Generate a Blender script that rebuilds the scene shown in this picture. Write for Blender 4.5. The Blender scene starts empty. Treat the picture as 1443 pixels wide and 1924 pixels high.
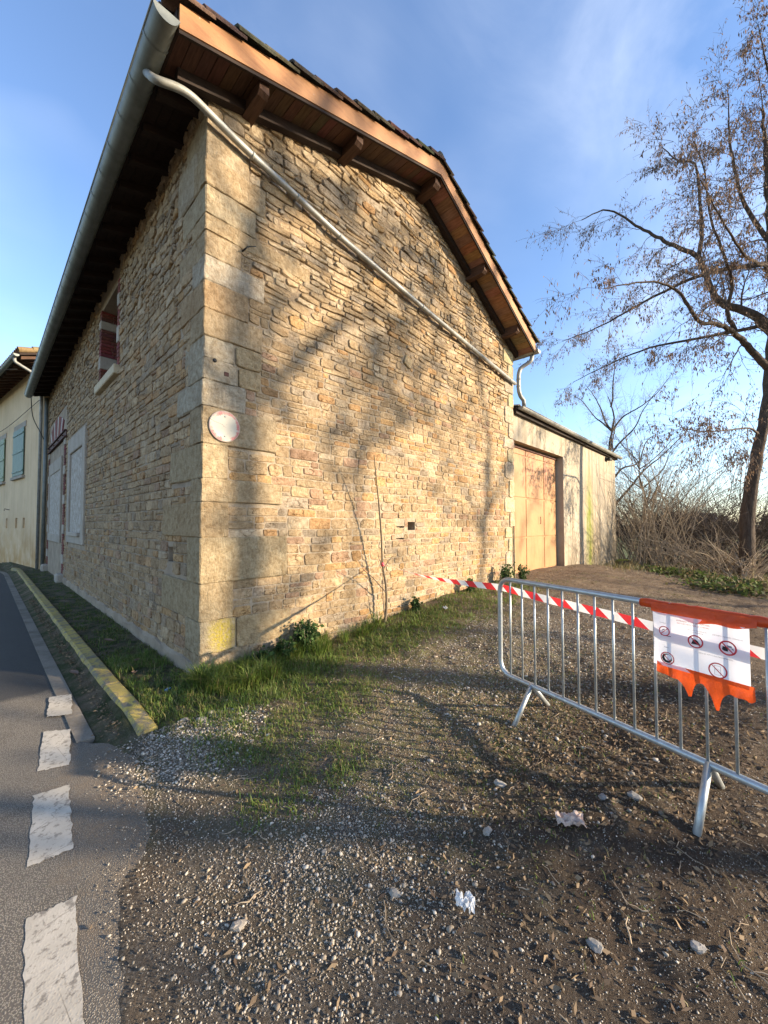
import bpy, math, random
import numpy as np
from mathutils import Vector
rnd = random.Random(7)
rng = np.random.default_rng(11)
rad = math.radians
scene = bpy.context.scene
col = scene.collection

# ------------------------------------------------------------------ camera
cam_d = bpy.data.cameras.new('camera')
cam = bpy.data.objects.new('camera', cam_d)
col.objects.link(cam)
CAM = Vector((-1.4965, -3.9048, 1.5))
cam.location = CAM
cam.rotation_euler = (rad(91.75), 0, rad(-46.2))
cam_d.sensor_fit = 'VERTICAL'
cam_d.sensor_height = 36.0
cam_d.sensor_width = 27.0
cam_d.lens = 724.0 / 1924.0 * 36.0
cam_d.clip_start = 0.05
cam_d.clip_end = 3000
scene.camera = cam

# ------------------------------------------------------------------ sun and sky
SUN_EL, SUN_X, SUN_Y = rad(16.0), 0.534, -0.8455      # where the sun stands (ground direction)
sun_d = bpy.data.lights.new('sun', 'SUN')
sun_d.energy = 5.0
sun_d.angle = rad(0.53)
sun_d.color = (1.0, 0.83, 0.60)
sun = bpy.data.objects.new('sun', sun_d)
col.objects.link(sun)
sdir = Vector((SUN_X * math.cos(SUN_EL), SUN_Y * math.cos(SUN_EL), math.sin(SUN_EL)))
sun.rotation_euler = (-sdir).to_track_quat('-Z', 'Y').to_euler()
sun.location = sdir * 60

world = bpy.data.worlds.new('World')
scene.world = world
world.use_nodes = True
wn = world.node_tree.nodes
wl = world.node_tree.links
wn.clear()
w_out = wn.new('ShaderNodeOutputWorld')
w_bg = wn.new('ShaderNodeBackground')
w_bg.inputs['Strength'].default_value = 0.14
sky = wn.new('ShaderNodeTexSky')
sky.sky_type = 'NISHITA'
sky.sun_disc = False
sky.sun_elevation = rad(16.0)
sky.sun_rotation = math.atan2(SUN_X, SUN_Y)
sky.air_density = 1.0
sky.dust_density = 0.3
sky.ozone_density = 2.2
# thin cirrus, laid out on the sky dome by direction
tc = wn.new('ShaderNodeTexCoord')
mp = wn.new('ShaderNodeMapping')
mp.inputs['Location'].default_value = (5.3, 0.4, 1.9)
mp.inputs['Rotation'].default_value = (0.0, rad(-18), rad(35))
mp.inputs['Scale'].default_value = (1.6, 2.6, 3.6)
n1 = wn.new('ShaderNodeTexNoise')
n1.inputs['Scale'].default_value = 1.25
n1.inputs['Detail'].default_value = 9
n1.inputs['Roughness'].default_value = 0.55
n1.inputs['Distortion'].default_value = 0.5
n2 = wn.new('ShaderNodeTexNoise')
n2.inputs['Scale'].default_value = 1.7
n2.inputs['Detail'].default_value = 3
r1 = wn.new('ShaderNodeMapRange')
r1.inputs[1].default_value = 0.42
r1.inputs[2].default_value = 0.80
r2 = wn.new('ShaderNodeMapRange')
r2.inputs[1].default_value = 0.40
r2.inputs[2].default_value = 0.60
mul = wn.new('ShaderNodeMath'); mul.operation = 'MULTIPLY'
mul2 = wn.new('ShaderNodeMath'); mul2.operation = 'MULTIPLY'; mul2.inputs[1].default_value = 0.34
mixc = wn.new('ShaderNodeMix'); mixc.data_type = 'RGBA'
mixc.inputs[7].default_value = (4.4, 4.7, 5.2, 1)
wl.new(tc.outputs['Generated'], mp.inputs[0])
wl.new(mp.outputs[0], n1.inputs['Vector'])
mp2 = wn.new('ShaderNodeMapping'); mp2.inputs['Location'].default_value = (2.6, 1.5, 1.1)
wl.new(tc.outputs['Generated'], mp2.inputs[0]); wl.new(mp2.outputs[0], n2.inputs['Vector'])
wl.new(n1.outputs[0], r1.inputs[0]); wl.new(n2.outputs[0], r2.inputs[0])
wl.new(r1.outputs[0], mul.inputs[0]); wl.new(r2.outputs[0], mul.inputs[1])
wl.new(mul.outputs[0], mul2.inputs[0])
wl.new(mul2.outputs[0], mixc.inputs[0])
tint = wn.new('ShaderNodeMix'); tint.data_type = 'RGBA'; tint.blend_type = 'MULTIPLY'; tint.inputs[0].default_value = 1.0
tint.inputs[7].default_value = (0.96, 0.97, 1.06, 1)
wl.new(sky.outputs[0], tint.inputs[6])
wl.new(tint.outputs[2], mixc.inputs[6])
wl.new(mixc.outputs[2], w_bg.inputs[0])
wl.new(w_bg.outputs[0], w_out.inputs[0])

scene.view_settings.view_transform = 'Standard'
scene.view_settings.look = 'None'
scene.view_settings.gamma = 1
scene.view_settings.use_curve_mapping = False
scene.view_settings.exposure = 1.42
scene.cycles.max_bounces = 6
scene.cycles.transparent_max_bounces = 6

# ------------------------------------------------------------------ helpers
def tag(o, label=None, cat=None, group=None, kind=None):
    if label: o['label'] = label
    if cat: o['category'] = cat
    if group: o['group'] = group
    if kind: o['kind'] = kind
    return o

def empty(name, loc=(0, 0, 0), rz=0.0, parent=None):
    o = bpy.data.objects.new(name, None)
    col.objects.link(o)
    o.location = loc
    o.rotation_euler = (0, 0, rz)
    o.empty_display_size = 0.1
    if parent: o.parent = parent
    return o

def np_obj(name, V, F, mat, parent=None, C=None, smooth=False, UV=None):
    """one mesh object from arrays: V (n,3), F (m,3|4), C per-vertex colour (n,3), UV per vertex (n,2)"""
    V = np.asarray(V, dtype=np.float32); F = np.asarray(F, dtype=np.int32)
    me = bpy.data.meshes.new(name)
    k = F.shape[1]
    me.vertices.add(len(V)); me.vertices.foreach_set('co', V.ravel())
    me.loops.add(F.size); me.loops.foreach_set('vertex_index', F.ravel())
    me.polygons.add(len(F))
    me.polygons.foreach_set('loop_start', np.arange(0, F.size, k, dtype=np.int32))
    me.polygons.foreach_set('loop_total', np.full(len(F), k, dtype=np.int32))
    if smooth: me.polygons.foreach_set('use_smooth', np.ones(len(F), dtype=bool))
    me.update(calc_edges=True)
    if C is not None:
        a = me.color_attributes.new('col', 'FLOAT_COLOR', 'POINT')
        c4 = np.ones((len(V), 4), dtype=np.float32); c4[:, :3] = C
        a.data.foreach_set('color', c4.ravel())
    if UV is not None:
        ul = me.uv_layers.new(name='UVMap')
        ul.data.foreach_set('uv', np.asarray(UV, dtype=np.float32)[F.ravel()].ravel())
    me.materials.append(mat)
    o = bpy.data.objects.new(name, me)
    col.objects.link(o)
    if parent: o.parent = parent
    return o

class MB:
    """collects polygons; build() links them as ONE mesh object"""
    def __init__(s): s.v = []; s.f = []; s.c = []; s.sm = []; s.uv = []
    def add(s, vs, fs, c=(1, 1, 1), sm=False, uv=None):
        n = len(s.v)
        s.v += [tuple(p) for p in vs]
        s.f += [tuple(i + n for i in f) for f in fs]
        s.sm += [sm] * len(fs)
        s.c += [c] * len(vs)
        s.uv += (uv if uv else [(0, 0)] * len(vs))
        return s
    def box(s, a, b, c=(1, 1, 1)):
        (x0, y0, z0), (x1, y1, z1) = a, b
        v = [(x0,y0,z0),(x1,y0,z0),(x1,y1,z0),(x0,y1,z0),(x0,y0,z1),(x1,y0,z1),(x1,y1,z1),(x0,y1,z1)]
        return s.add(v, [(3,2,1,0),(4,5,6,7),(0,1,5,4),(1,2,6,5),(2,3,7,6),(3,0,4,7)], c)
    def bbox(s, a, b, bev=0.01, c=(1, 1, 1)):
        """box with its edges bevelled off"""
        a = np.array(a, float); b = np.array(b, float); lo = np.minimum(a, b); hi = np.maximum(a, b)
        e = min(bev, 0.45 * float((hi - lo).min()))
        v = []; idx = {}
        for sx in (0, 1):
            for sy in (0, 1):
                for sz in (0, 1):
                    for ax in range(3):
                        p = [hi[0] if sx else lo[0], hi[1] if sy else lo[1], hi[2] if sz else lo[2]]
                        for k in range(3):
                            if k != ax: p[k] += -e if (sx, sy, sz)[k] else e
                        idx[(sx, sy, sz, ax)] = len(v); v.append(tuple(p))
        f = []
        for ax in range(3):
            o1, o2 = [k for k in range(3) if k != ax]
            for sg in (0, 1):
                q = []
                for (i, j) in ((0,0),(1,0),(1,1),(0,1)):
                    s3 = [0,0,0]; s3[ax] = sg; s3[o1] = i; s3[o2] = j
                    q.append(idx[(s3[0], s3[1], s3[2], ax)])
                f.append(q)
            for i in (0, 1):
                for j in (0, 1):
                    q = []
                    for (t, w) in ((0, o1), (1, o1), (1, o2), (0, o2)):
                        s3 = [0,0,0]; s3[ax] = t; s3[o1] = i; s3[o2] = j
                        q.append(idx[(s3[0], s3[1], s3[2], w)])
                    f.append(q)
        for sx in (0, 1):
            for sy in (0, 1):
                for sz in (0, 1):
                    f.append([idx[(sx, sy, sz, k)] for k in range(3)])
        cen = (lo + hi) / 2; out = []
        for q in f:
            p = [np.array(v[i]) for i in q]
            n = np.cross(p[1] - p[0], p[2] - p[0])
            if np.dot(n, sum(p) / len(p) - cen) < 0: q = q[::-1]
            out.append(q)
        return s.add(v, out, c)
    def tube(s, pts, radii, sides=8, c=(1, 1, 1), cap=True, sm=True):
        pts = [Vector(p) for p in pts]
        if not hasattr(radii, '__len__'): radii = [radii] * len(pts)
        n0 = None; rings = []
        for i, p in enumerate(pts):
            t = (pts[min(i + 1, len(pts) - 1)] - pts[max(i - 1, 0)]).normalized()
            if n0 is None:
                n0 = t.orthogonal().normalized()
            else:
                n0 = (n0 - t * n0.dot(t))
                n0 = n0.normalized() if n0.length > 1e-6 else t.orthogonal().normalized()
            b = t.cross(n0)
            rings.append([p + (n0 * math.cos(2 * math.pi * k / sides) + b * math.sin(2 * math.pi * k / sides)) * radii[i] for k in range(sides)])
        v = [q for r in rings for q in r]; f = []
        for i in range(len(pts) - 1):
            for k in range(sides):
                a, b2 = i * sides + k, i * sides + (k + 1) % sides
                f.append((a, b2, b2 + sides, a + sides))
        if cap and sides > 2:
            f.append(tuple(range(sides))[::-1]); f.append(tuple((len(pts) - 1) * sides + k for k in range(sides)))
        return s.add(v, f, c, sm)
    def prism(s, poly, d, c=(1, 1, 1)):
        """poly: list of 3-D points (planar), extruded by vector d"""
        n = len(poly); v = [Vector(p) for p in poly]; v += [p + Vector(d) for p in v[:n]]
        f = [tuple(range(n))[::-1], tuple(range(n, 2 * n))] + [(i, (i + 1) % n, n + (i + 1) % n, n + i) for i in range(n)]
        return s.add(v, f, c)
    def build(s, name, mat, parent=None, uv=False):
        me = bpy.data.meshes.new(name)
        me.from_pydata(s.v, [], s.f)
        me.polygons.foreach_set('use_smooth', s.sm)
        a = me.color_attributes.new('col', 'FLOAT_COLOR', 'POINT')
        c4 = np.ones((len(s.v), 4), dtype=np.float32)
        c4[:, :3] = np.array(s.c, dtype=np.float32)
        a.data.foreach_set('color', c4.ravel())
        if uv:
            ul = me.uv_layers.new(name='UVMap')
            li = np.zeros(len(me.loops), dtype=np.int32); me.loops.foreach_get('vertex_index', li)
            ul.data.foreach_set('uv', np.array(s.uv, dtype=np.float32)[li].ravel())
        me.materials.append(mat)
        o = bpy.data.objects.new(name, me)
        col.objects.link(o)
        if parent: o.parent = parent
        return o

def smooth_path(pts, n=6):
    """Catmull-Rom through pts"""
    P = [Vector(p) for p in pts]; P = [P[0] * 2 - P[1]] + P + [P[-1] * 2 - P[-2]]
    out = []
    for i in range(1, len(P) - 2):
        for k in range(n):
            t = k / n
            a, b, c, d = P[i - 1], P[i], P[i + 1], P[i + 2]
            out.append(0.5 * ((2 * b) + (c - a) * t + (2 * a - 5 * b + 4 * c - d) * t * t + (3 * b - a - 3 * c + d) * t ** 3))
    out.append(P[-2]); return out

def fillet(pts, r, n=5):
    """polyline with its corners rounded, for bent metal tube"""
    P = [Vector(p) for p in pts]; out = [P[0]]
    for a, b, c in zip(P, P[1:], P[2:]):
        d1 = (a - b); d2 = (c - b); k = min(r, d1.length * 0.45, d2.length * 0.45)
        s0 = b + d1.normalized() * k; s1 = b + d2.normalized() * k
        for i in range(n + 1):
            t = i / n
            out.append(s0 * (1 - t) ** 2 + b * 2 * t * (1 - t) + s1 * t * t)
    out.append(P[-1]); return out

def ss(a, b, x):
    t = np.clip((np.asarray(x, float) - a) / (b - a), 0, 1); return t * t * (3 - 2 * t)

def px(p):
    """camera-plane distance (m), used only to decide how finely a piece is split"""
    return max(0.3, (Vector(p) - CAM).length)

# ------------------------------------------------------------------ materials
def mat(name, base=(0.5, 0.5, 0.5), rough=0.85, use_col=False, metal=0.0, noise=None, bump=None, spec=0.3, translucent=0.0, coords='Object', grime=None):
    """noise: list of (scale, detail, amount, tint rgb) darkening/lightening layers; bump: list of (scale, strength, distance, kind)"""
    m = bpy.data.materials.new(name); m.use_nodes = True
    nt = m.node_tree; N = nt.nodes; L = nt.links
    bs = N['Principled BSDF']
    bs.inputs['Roughness'].default_value = rough
    bs.inputs['Metallic'].default_value = metal
    bs.inputs['Specular IOR Level'].default_value = spec
    t = N.new('ShaderNodeTexCoord').outputs[coords]
    if use_col:
        at = N.new('ShaderNodeAttribute'); at.attribute_name = 'col'; cur = at.outputs['Color']
        if base != (1, 1, 1):
            mm = N.new('ShaderNodeMix'); mm.data_type = 'RGBA'; mm.blend_type = 'MULTIPLY'; mm.inputs[0].default_value = 1
            L.new(cur, mm.inputs[6]); mm.inputs[7].default_value = (*base, 1); cur = mm.outputs[2]
    else:
        rg = N.new('ShaderNodeRGB'); rg.outputs[0].default_value = (*base, 1); cur = rg.outputs[0]
    for (sc, det, amt, tint) in (noise or []):
        nz = N.new('ShaderNodeTexNoise'); nz.inputs['Detail'].default_value = det; nz.inputs['Roughness'].default_value = 0.6
        if hasattr(sc, '__len__'):
            mpn = N.new('ShaderNodeMapping'); mpn.inputs['Scale'].default_value = sc; L.new(t, mpn.inputs[0]); L.new(mpn.outputs[0], nz.inputs['Vector']); nz.inputs['Scale'].default_value = 1
        else:
            nz.inputs['Scale'].default_value = sc; L.new(t, nz.inputs['Vector'])
        rp = N.new('ShaderNodeMapRange'); rp.inputs[1].default_value = 0.42; rp.inputs[2].default_value = 0.66; rp.inputs[4].default_value = amt
        L.new(nz.outputs[0], rp.inputs[0])
        mm = N.new('ShaderNodeMix'); mm.data_type = 'RGBA'; mm.blend_type = 'MULTIPLY' if max(tint) <= 1.6 and min(tint) >= 0 and amt > 0 else 'MIX'
        L.new(rp.outputs[0], mm.inputs[0]); L.new(cur, mm.inputs[6]); mm.inputs[7].default_value = (*tint, 1); cur = mm.outputs[2]
    m['cur'] = 0
    L.new(cur, bs.inputs['Base Color'])
    prev = None
    for (sc, st, dist, kind) in (bump or []):
        if kind == 'v':
            nz = N.new('ShaderNodeTexVoronoi'); nz.inputs['Scale'].default_value = sc if not hasattr(sc, '__len__') else 1; ho = nz.outputs['Distance']
        else:
            nz = N.new('ShaderNodeTexNoise'); nz.inputs['Scale'].default_value = sc if not hasattr(sc, '__len__') else 1; nz.inputs['Detail'].default_value = 6; nz.inputs['Roughness'].default_value = 0.65; ho = nz.outputs[0]
        if hasattr(sc, '__len__'):
            mpn = N.new('ShaderNodeMapping'); mpn.inputs['Scale'].default_value = sc; L.new(t, mpn.inputs[0]); L.new(mpn.outputs[0], nz.inputs['Vector'])
        else: L.new(t, nz.inputs['Vector'])
        bp = N.new('ShaderNodeBump'); bp.inputs['Strength'].default_value = st; bp.inputs['Distance'].default_value = dist
        L.new(ho, bp.inputs['Height'])
        if prev: L.new(prev, bp.inputs['Normal'])
        prev = bp.outputs[0]
    if prev: L.new(prev, bs.inputs['Normal'])
    if translucent:
        tr = N.new('ShaderNodeBsdfTranslucent'); L.new(cur, tr.inputs['Color'])
        if prev: L.new(prev, tr.inputs['Normal'])
        mx = N.new('ShaderNodeMixShader'); mx.inputs[0].default_value = translucent
        L.new(bs.outputs[0], mx.inputs[1]); L.new(tr.outputs[0], mx.inputs[2])
        L.new(mx.outputs[0], N['Material Output'].inputs[0])
    return m

class NT:
    """small node-tree writer for the surfaces that need their own graph"""
    def __init__(s, name, rough=0.9, spec=0.25):
        s.m = bpy.data.materials.new(name); s.m.use_nodes = True
        s.N = s.m.node_tree.nodes; s.L = s.m.node_tree.links; s.bs = s.N['Principled BSDF']
        s.bs.inputs['Roughness'].default_value = rough; s.bs.inputs['Specular IOR Level'].default_value = spec
        s.tc = s.N.new('ShaderNodeTexCoord'); s.o = s.tc.outputs['Object']
        s.sep = None
    def xyz(s):
        if not s.sep: s.sep = s.N.new('ShaderNodeSeparateXYZ'); s.L.new(s.o, s.sep.inputs[0])
        return s.sep.outputs
    def put(s, sock, val):
        if hasattr(val, 'is_linked') or isinstance(val, bpy.types.NodeSocket): s.L.new(val, sock)
        else: sock.default_value = val
    def math(s, op, a, b=0.0, clamp=False):
        n = s.N.new('ShaderNodeMath'); n.operation = op; n.use_clamp = clamp; s.put(n.inputs[0], a); s.put(n.inputs[1], b); return n.outputs[0]
    def noise(s, sc, det=5, rough=0.6, dist=0.0, vec=None):
        n = s.N.new('ShaderNodeTexNoise'); n.inputs['Detail'].default_value = det; n.inputs['Roughness'].default_value = rough; n.inputs['Distortion'].default_value = dist
        v = vec or s.o
        if hasattr(sc, '__len__'):
            mpn = s.N.new('ShaderNodeMapping'); mpn.inputs['Scale'].default_value = sc; s.L.new(v, mpn.inputs[0]); v = mpn.outputs[0]; n.inputs['Scale'].default_value = 1
        else: n.inputs['Scale'].default_value = sc
        s.L.new(v, n.inputs['Vector']); return n.outputs[0]
    def voro(s, sc, feat='F1', out='Distance'):
        n = s.N.new('ShaderNodeTexVoronoi'); n.feature = feat; n.inputs['Scale'].default_value = sc; s.L.new(s.o, n.inputs['Vector']); return n.outputs[out]
    def rng(s, v, a, b, c=0.0, d=1.0):
        n = s.N.new('ShaderNodeMapRange'); s.put(n.inputs[0], v); n.inputs[1].default_value = a; n.inputs[2].default_value = b; n.inputs[3].default_value = c; n.inputs[4].default_value = d; return n.outputs[0]
    def mix(s, f, a, b, mode='MIX'):
        n = s.N.new('ShaderNodeMix'); n.data_type = 'RGBA'; n.blend_type = mode; s.put(n.inputs[0], f)
        for i, q in ((6, a), (7, b)):
            s.put(n.inputs[i], (*q, 1) if isinstance(q, tuple) else q)
        return n.outputs[2]
    def bump(s, h, st, dist, prev=None):
        n = s.N.new('ShaderNodeBump'); n.inputs['Strength'].default_value = st; n.inputs['Distance'].default_value = dist; s.L.new(h, n.inputs['Height'])
        if prev: s.L.new(prev, n.inputs['Normal'])
        return n.outputs[0]
    def blob(s, x, y, rx, ry, axes=(0, 1), soft=0.35, wob=0.0, wsc=6):
        """1 inside an ellipse centred (x,y) on two object axes, 0 outside"""
        X = s.xyz(); a = s.math('DIVIDE', s.math('SUBTRACT', X[axes[0]], x), rx); b = s.math('DIVIDE', s.math('SUBTRACT', X[axes[1]], y), ry)
        d = s.math('SQRT', s.math('ADD', s.math('MULTIPLY', a, a), s.math('MULTIPLY', b, b)))
        if wob: d = s.math('ADD', d, s.math('MULTIPLY', s.math('SUBTRACT', s.noise(wsc, 4), 0.5), wob))
        return s.rng(d, 1 + soft, 1 - soft)
    def done(s, colr, nrm=None):
        s.L.new(colr, s.bs.inputs['Base Color'])
        if nrm: s.L.new(nrm, s.bs.inputs['Normal'])
        return s.m
M = {}
# ---- shared materials
def stone_mat(name, bstr=0.6, crack=0.85, lichen=False):
    t = NT(name, rough=0.92, spec=0.15)
    at = t.N.new('ShaderNodeAttribute'); at.attribute_name = 'col'
    c = at.outputs['Color']
    n_big = t.noise(3.1, 5, 0.62)
    c = t.mix(t.rng(n_big, 0.40, 0.68, 0.0, 0.55), c, (0.72, 0.66, 0.60), 'MULTIPLY')
    n_mid = t.noise(19.0, 6, 0.68)
    c = t.mix(t.rng(n_mid, 0.36, 0.66, 0.0, 0.85), c, (0.56, 0.49, 0.41), 'MULTIPLY')
    n_spk = t.noise(75.0, 4, 0.7)
    c = t.mix(t.rng(n_spk, 0.56, 0.72, 0.0, 0.6), c, (1.32, 1.24, 1.08), 'MULTIPLY')
    vm = t.N.new('ShaderNodeMapping'); vm.inputs['Scale'].default_value = (7, 7, 21); vv = t.N.new('ShaderNodeTexVoronoi'); vv.feature = 'DISTANCE_TO_EDGE'; vv.inputs['Scale'].default_value = 1.0
    vd = t.N.new('ShaderNodeVectorMath'); vd.operation = 'ADD'; nv = t.N.new('ShaderNodeTexNoise'); nv.inputs['Scale'].default_value = 13; nv.inputs['Detail'].default_value = 4; t.L.new(t.o, nv.inputs['Vector'])
    ns_ = t.N.new('ShaderNodeVectorMath'); ns_.operation = 'SCALE'; ns_.inputs['Scale'].default_value = 0.10; t.L.new(nv.outputs['Color'], ns_.inputs[0])
    t.L.new(t.o, vd.inputs[0]); t.L.new(ns_.outputs[0], vd.inputs[1]); t.L.new(vd.outputs[0], vm.inputs[0]); t.L.new(vm.outputs[0], vv.inputs['Vector'])
    crk = t.math('MULTIPLY', t.rng(vv.outputs['Distance'], 0.055, 0.012), t.rng(t.noise(5.0, 4, 0.6), 0.46, 0.60))
    c = t.mix(t.math('MULTIPLY', crk, crack), c, (0.34, 0.28, 0.22), 'MULTIPLY')
    pit = t.voro(46.0)
    c = t.mix(t.rng(pit, 0.16, 0.05, 0.0, 0.5), c, (0.45, 0.38, 0.31), 'MULTIPLY')
    b = t.bump(t.math('SUBTRACT', 1.0, crk), bstr * max(crack, .05), 0.02)
    b = t.bump(t.noise(8.0, 4, 0.6), bstr * 0.8, 0.05, b)
    b = t.bump(n_mid, bstr * 1.3, 0.030, b)
    b = t.bump(n_spk, bstr * 1.2, 0.009, b)
    b = t.bump(t.rng(pit, 0.0, 0.25), bstr * 0.45, 0.004, b)
    if lichen:
        lm = t.math('MULTIPLY', t.blob(0.20, 0.38, 0.12, 0.16, (0, 2), 0.5, 1.0, 9), t.rng(t.noise(34, 6, 0.78), 0.38, 0.56))
        c = t.mix(lm, c, t.mix(t.noise(60, 4), (0.26, 0.20, 0.015), (0.42, 0.34, 0.05)))
    return t.done(c, b)
M['stone'] = stone_mat('stone')
M['quoin'] = stone_mat('quoin_stone', 0.75, 0.22)
M['lichen'] = stone_mat('lichen_stone', 0.65, 0.2, True)

t = NT('mortar', 0.95, 0.1)
nz = t.noise(24, 7, 0.7)
c = t.mix(t.rng(t.noise(1.4, 4), 0.38, 0.62), (0.50, 0.41, 0.295), (0.39, 0.315, 0.225))
c = t.mix(t.rng(nz, 0.35, 0.65, 0, 0.7), c, (0.62, 0.56, 0.5), 'MULTIPLY')
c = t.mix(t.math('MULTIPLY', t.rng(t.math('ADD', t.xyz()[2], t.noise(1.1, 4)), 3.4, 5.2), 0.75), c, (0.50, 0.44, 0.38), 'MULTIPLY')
M['mortar'] = t.done(c, t.bump(t.noise(70, 5, .7), 0.7, 0.012, t.bump(nz, 0.9, 0.03)))
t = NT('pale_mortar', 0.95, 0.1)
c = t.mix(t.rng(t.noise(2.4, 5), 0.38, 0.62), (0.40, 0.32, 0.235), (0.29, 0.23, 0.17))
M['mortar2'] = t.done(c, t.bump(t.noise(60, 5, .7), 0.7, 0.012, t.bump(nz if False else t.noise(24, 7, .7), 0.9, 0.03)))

M['brick'] = mat('red_brick', (1, 1, 1), 0.9, use_col=True, noise=[(22, 5, 0.7, (0.55, 0.5, 0.5)), (4, 3, 0.5, (0.8, 0.75, 0.75))], bump=[(70, 0.5, 0.01, 'n')])
M['concrete'] = mat('cast_concrete', (0.39, 0.335, 0.27), 0.93, noise=[(2.2, 5, 0.7, (0.72, 0.7, 0.68)), (30, 4, 0.5, (0.75, 0.74, 0.72))], bump=[(60, 0.4, 0.01, 'n')])
t = NT('whitewashed_infill', 0.95, 0.1)
ww = t.rng(t.noise((6, 9, 9), 7, 0.75, 0.6), 0.42, 0.6)
c = t.mix(ww, (0.31, 0.265, 0.215), (0.50, 0.455, 0.395))
M['infill'] = t.done(c, t.bump(t.noise(30, 5), 0.5, 0.02))
M['zinc'] = mat('weathered_zinc', (0.33, 0.33, 0.31), 0.55, metal=0.35, noise=[(7, 5, 0.7, (0.6, 0.58, 0.52)), ((60, 4, 60), 4, 0.4, (0.75, 0.72, 0.66))], bump=[(40, 0.12, 0.004, 'n')], spec=0.5)
M['zinc_dark'] = mat('dull_zinc', (0.20, 0.215, 0.20), 0.55, metal=0.35, noise=[(5, 5, 0.7, (0.62, 0.62, 0.58))], bump=[(30, 0.15, 0.004, 'n')], spec=0.45)
M['galv'] = mat('galvanised_steel', (0.44, 0.46, 0.46), 0.42, metal=0.6, noise=[(26, 4, 0.6, (0.68, 0.70, 0.72)), (5, 4, 0.5, (0.75, 0.72, 0.66))], bump=[(60, 0.12, 0.003, 'n')], spec=0.5)
M['darkwood'] = mat('dark_stained_wood', (0.024, 0.014, 0.010), 0.8, noise=[((5, 40, 40), 5, 0.8, (0.5, 0.45, 0.42)), (3, 4, 0.5, (1.5, 1.3, 1.1))], bump=[((8, 60, 60), 0.5, 0.01, 'n')])
M['board'] = mat('soffit_board', (1, 1, 1), 0.8, use_col=True, noise=[((50, 5, 50), 5, 0.75, (0.5, 0.42, 0.36)), (6, 4, 0.5, (0.7, 0.62, 0.55))], bump=[((70, 6, 70), 0.4, 0.006, 'n')])
t = NT('painted_fascia', 0.62, 0.35)
c = t.mix(t.rng(t.noise(2.2, 5, .6), 0.38, 0.64), (0.30, 0.140, 0.055), (0.35, 0.175, 0.072))
c = t.mix(t.rng(t.noise((3, 3, 26), 6, .7), 0.50, 0.72, 0, 0.6), c, (0.55, 0.42, 0.40), 'MULTIPLY')
c = t.mix(t.rng(t.noise(9, 7, .75), 0.655, 0.69), c, (0.36, 0.30, 0.25))
M['fascia'] = t.done(c, t.bump(t.noise(30, 5), 0.25, 0.006))
M['tile'] = mat('mossy_clay_tile', (1, 1, 1), 0.95, use_col=True, noise=[(9, 5, 0.8, (0.5, 0.5, 0.42)), (40, 4, 0.6, (0.6, 0.6, 0.55))], bump=[(40, 0.7, 0.015, 'n')])

# ---- ground
def wob(x, y, k=1.0, seed=0.0):
    return (np.sin(x * 2.3 * k + seed) * np.cos(y * 2.9 * k - seed) + 0.6 * np.sin(x * 5.1 * k + y * 3.7 * k + seed * 2) + 0.4 * np.cos(y * 9.3 * k - x * 7.1 * k)) / 2.0
def vnoise(x, y, s, seed=0):
    """smooth value noise in -1..1, cells of 1/s metres"""
    x = np.asarray(x, float) * s + seed * 17.3; y = np.asarray(y, float) * s - seed * 9.1
    ix = np.floor(x); iy = np.floor(y); fx = x - ix; fy = y - iy; fx = fx * fx * (3 - 2 * fx); fy = fy * fy * (3 - 2 * fy)
    h = lambda a, b: (np.sin(a * 127.1 + b * 311.7 + seed * 74.7) * 43758.5453) % 1.0
    return 2 * ((h(ix, iy) * (1 - fx) + h(ix + 1, iy) * fx) * (1 - fy) + (h(ix, iy + 1) * (1 - fx) + h(ix + 1, iy + 1) * fx) * fy) - 1
def ground_z(x, y):
    x = np.asarray(x, float); y = np.asarray(y, float)
    z = 0.30 * ss(0.3, 5.2, x) * (0.30 + 0.70 * ss(-4.2, -0.6, y))
    z = z - 0.62 * ss(10.2, 16.2, x) - 0.55 * ss(16, 30, x)
    lot = ss(-0.62, 0.25, x) 
    z = z + 0.022 * vnoise(x, y, 1.7, 1) * lot * (1 - ss(8, 20, x)) + (0.013 * vnoise(x, y, 5.0, 2) + 0.007 * vnoise(x, y, 12.0, 3) + 0.005 * vnoise(x, y, 27.0, 4)) * lot
    # ridge of pushed-up soil beside the barrier
    d = (y + 3.15 + 0.42 * (x - 0.5)) / 0.30
    z = z + 0.055 * np.exp(-d * d) * ss(-0.2, 0.4, x) * (1 - ss(2.4, 3.6, x))
    # down to the carriageway
    z0 = z
    edge = np.interp(y, [-40, -6, -2.6, -2.1, -1.72, -1.44, -1.13, -0.85, -0.62], [-1.6, -1.35, -1.06, -0.96, -0.90, -0.83, -0.78, -0.72, -0.74])
    zl = z0 - 0.075 * ss(0.0, 1.6, edge + 1.4 - x) - 0.10 * ss(0.0, 0.12, edge - 0.13 - x)
    zv = np.where(x < -0.70, np.where(x < -0.895, -0.16, -0.102 + 0.055 * ss(-0.87, -0.70, x)), -0.012 + 0.012 * wob(x, y, 1.6))
    k = ss(-0.75, -0.15, y)
    z = np.where(x < 0, np.where(y > -0.75, np.where(x < -0.70, np.where(y > -0.35, zv, np.minimum(zv, zl)), zl * (1 - k) + zv * k), zl), np.where(y > -0.75, z0 - 0.075 * ss(0.0, 1.6, edge + 1.4 - x) * (1 - k), zl))
    return z
def gz(x, y): return float(ground_z(x, y))

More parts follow.
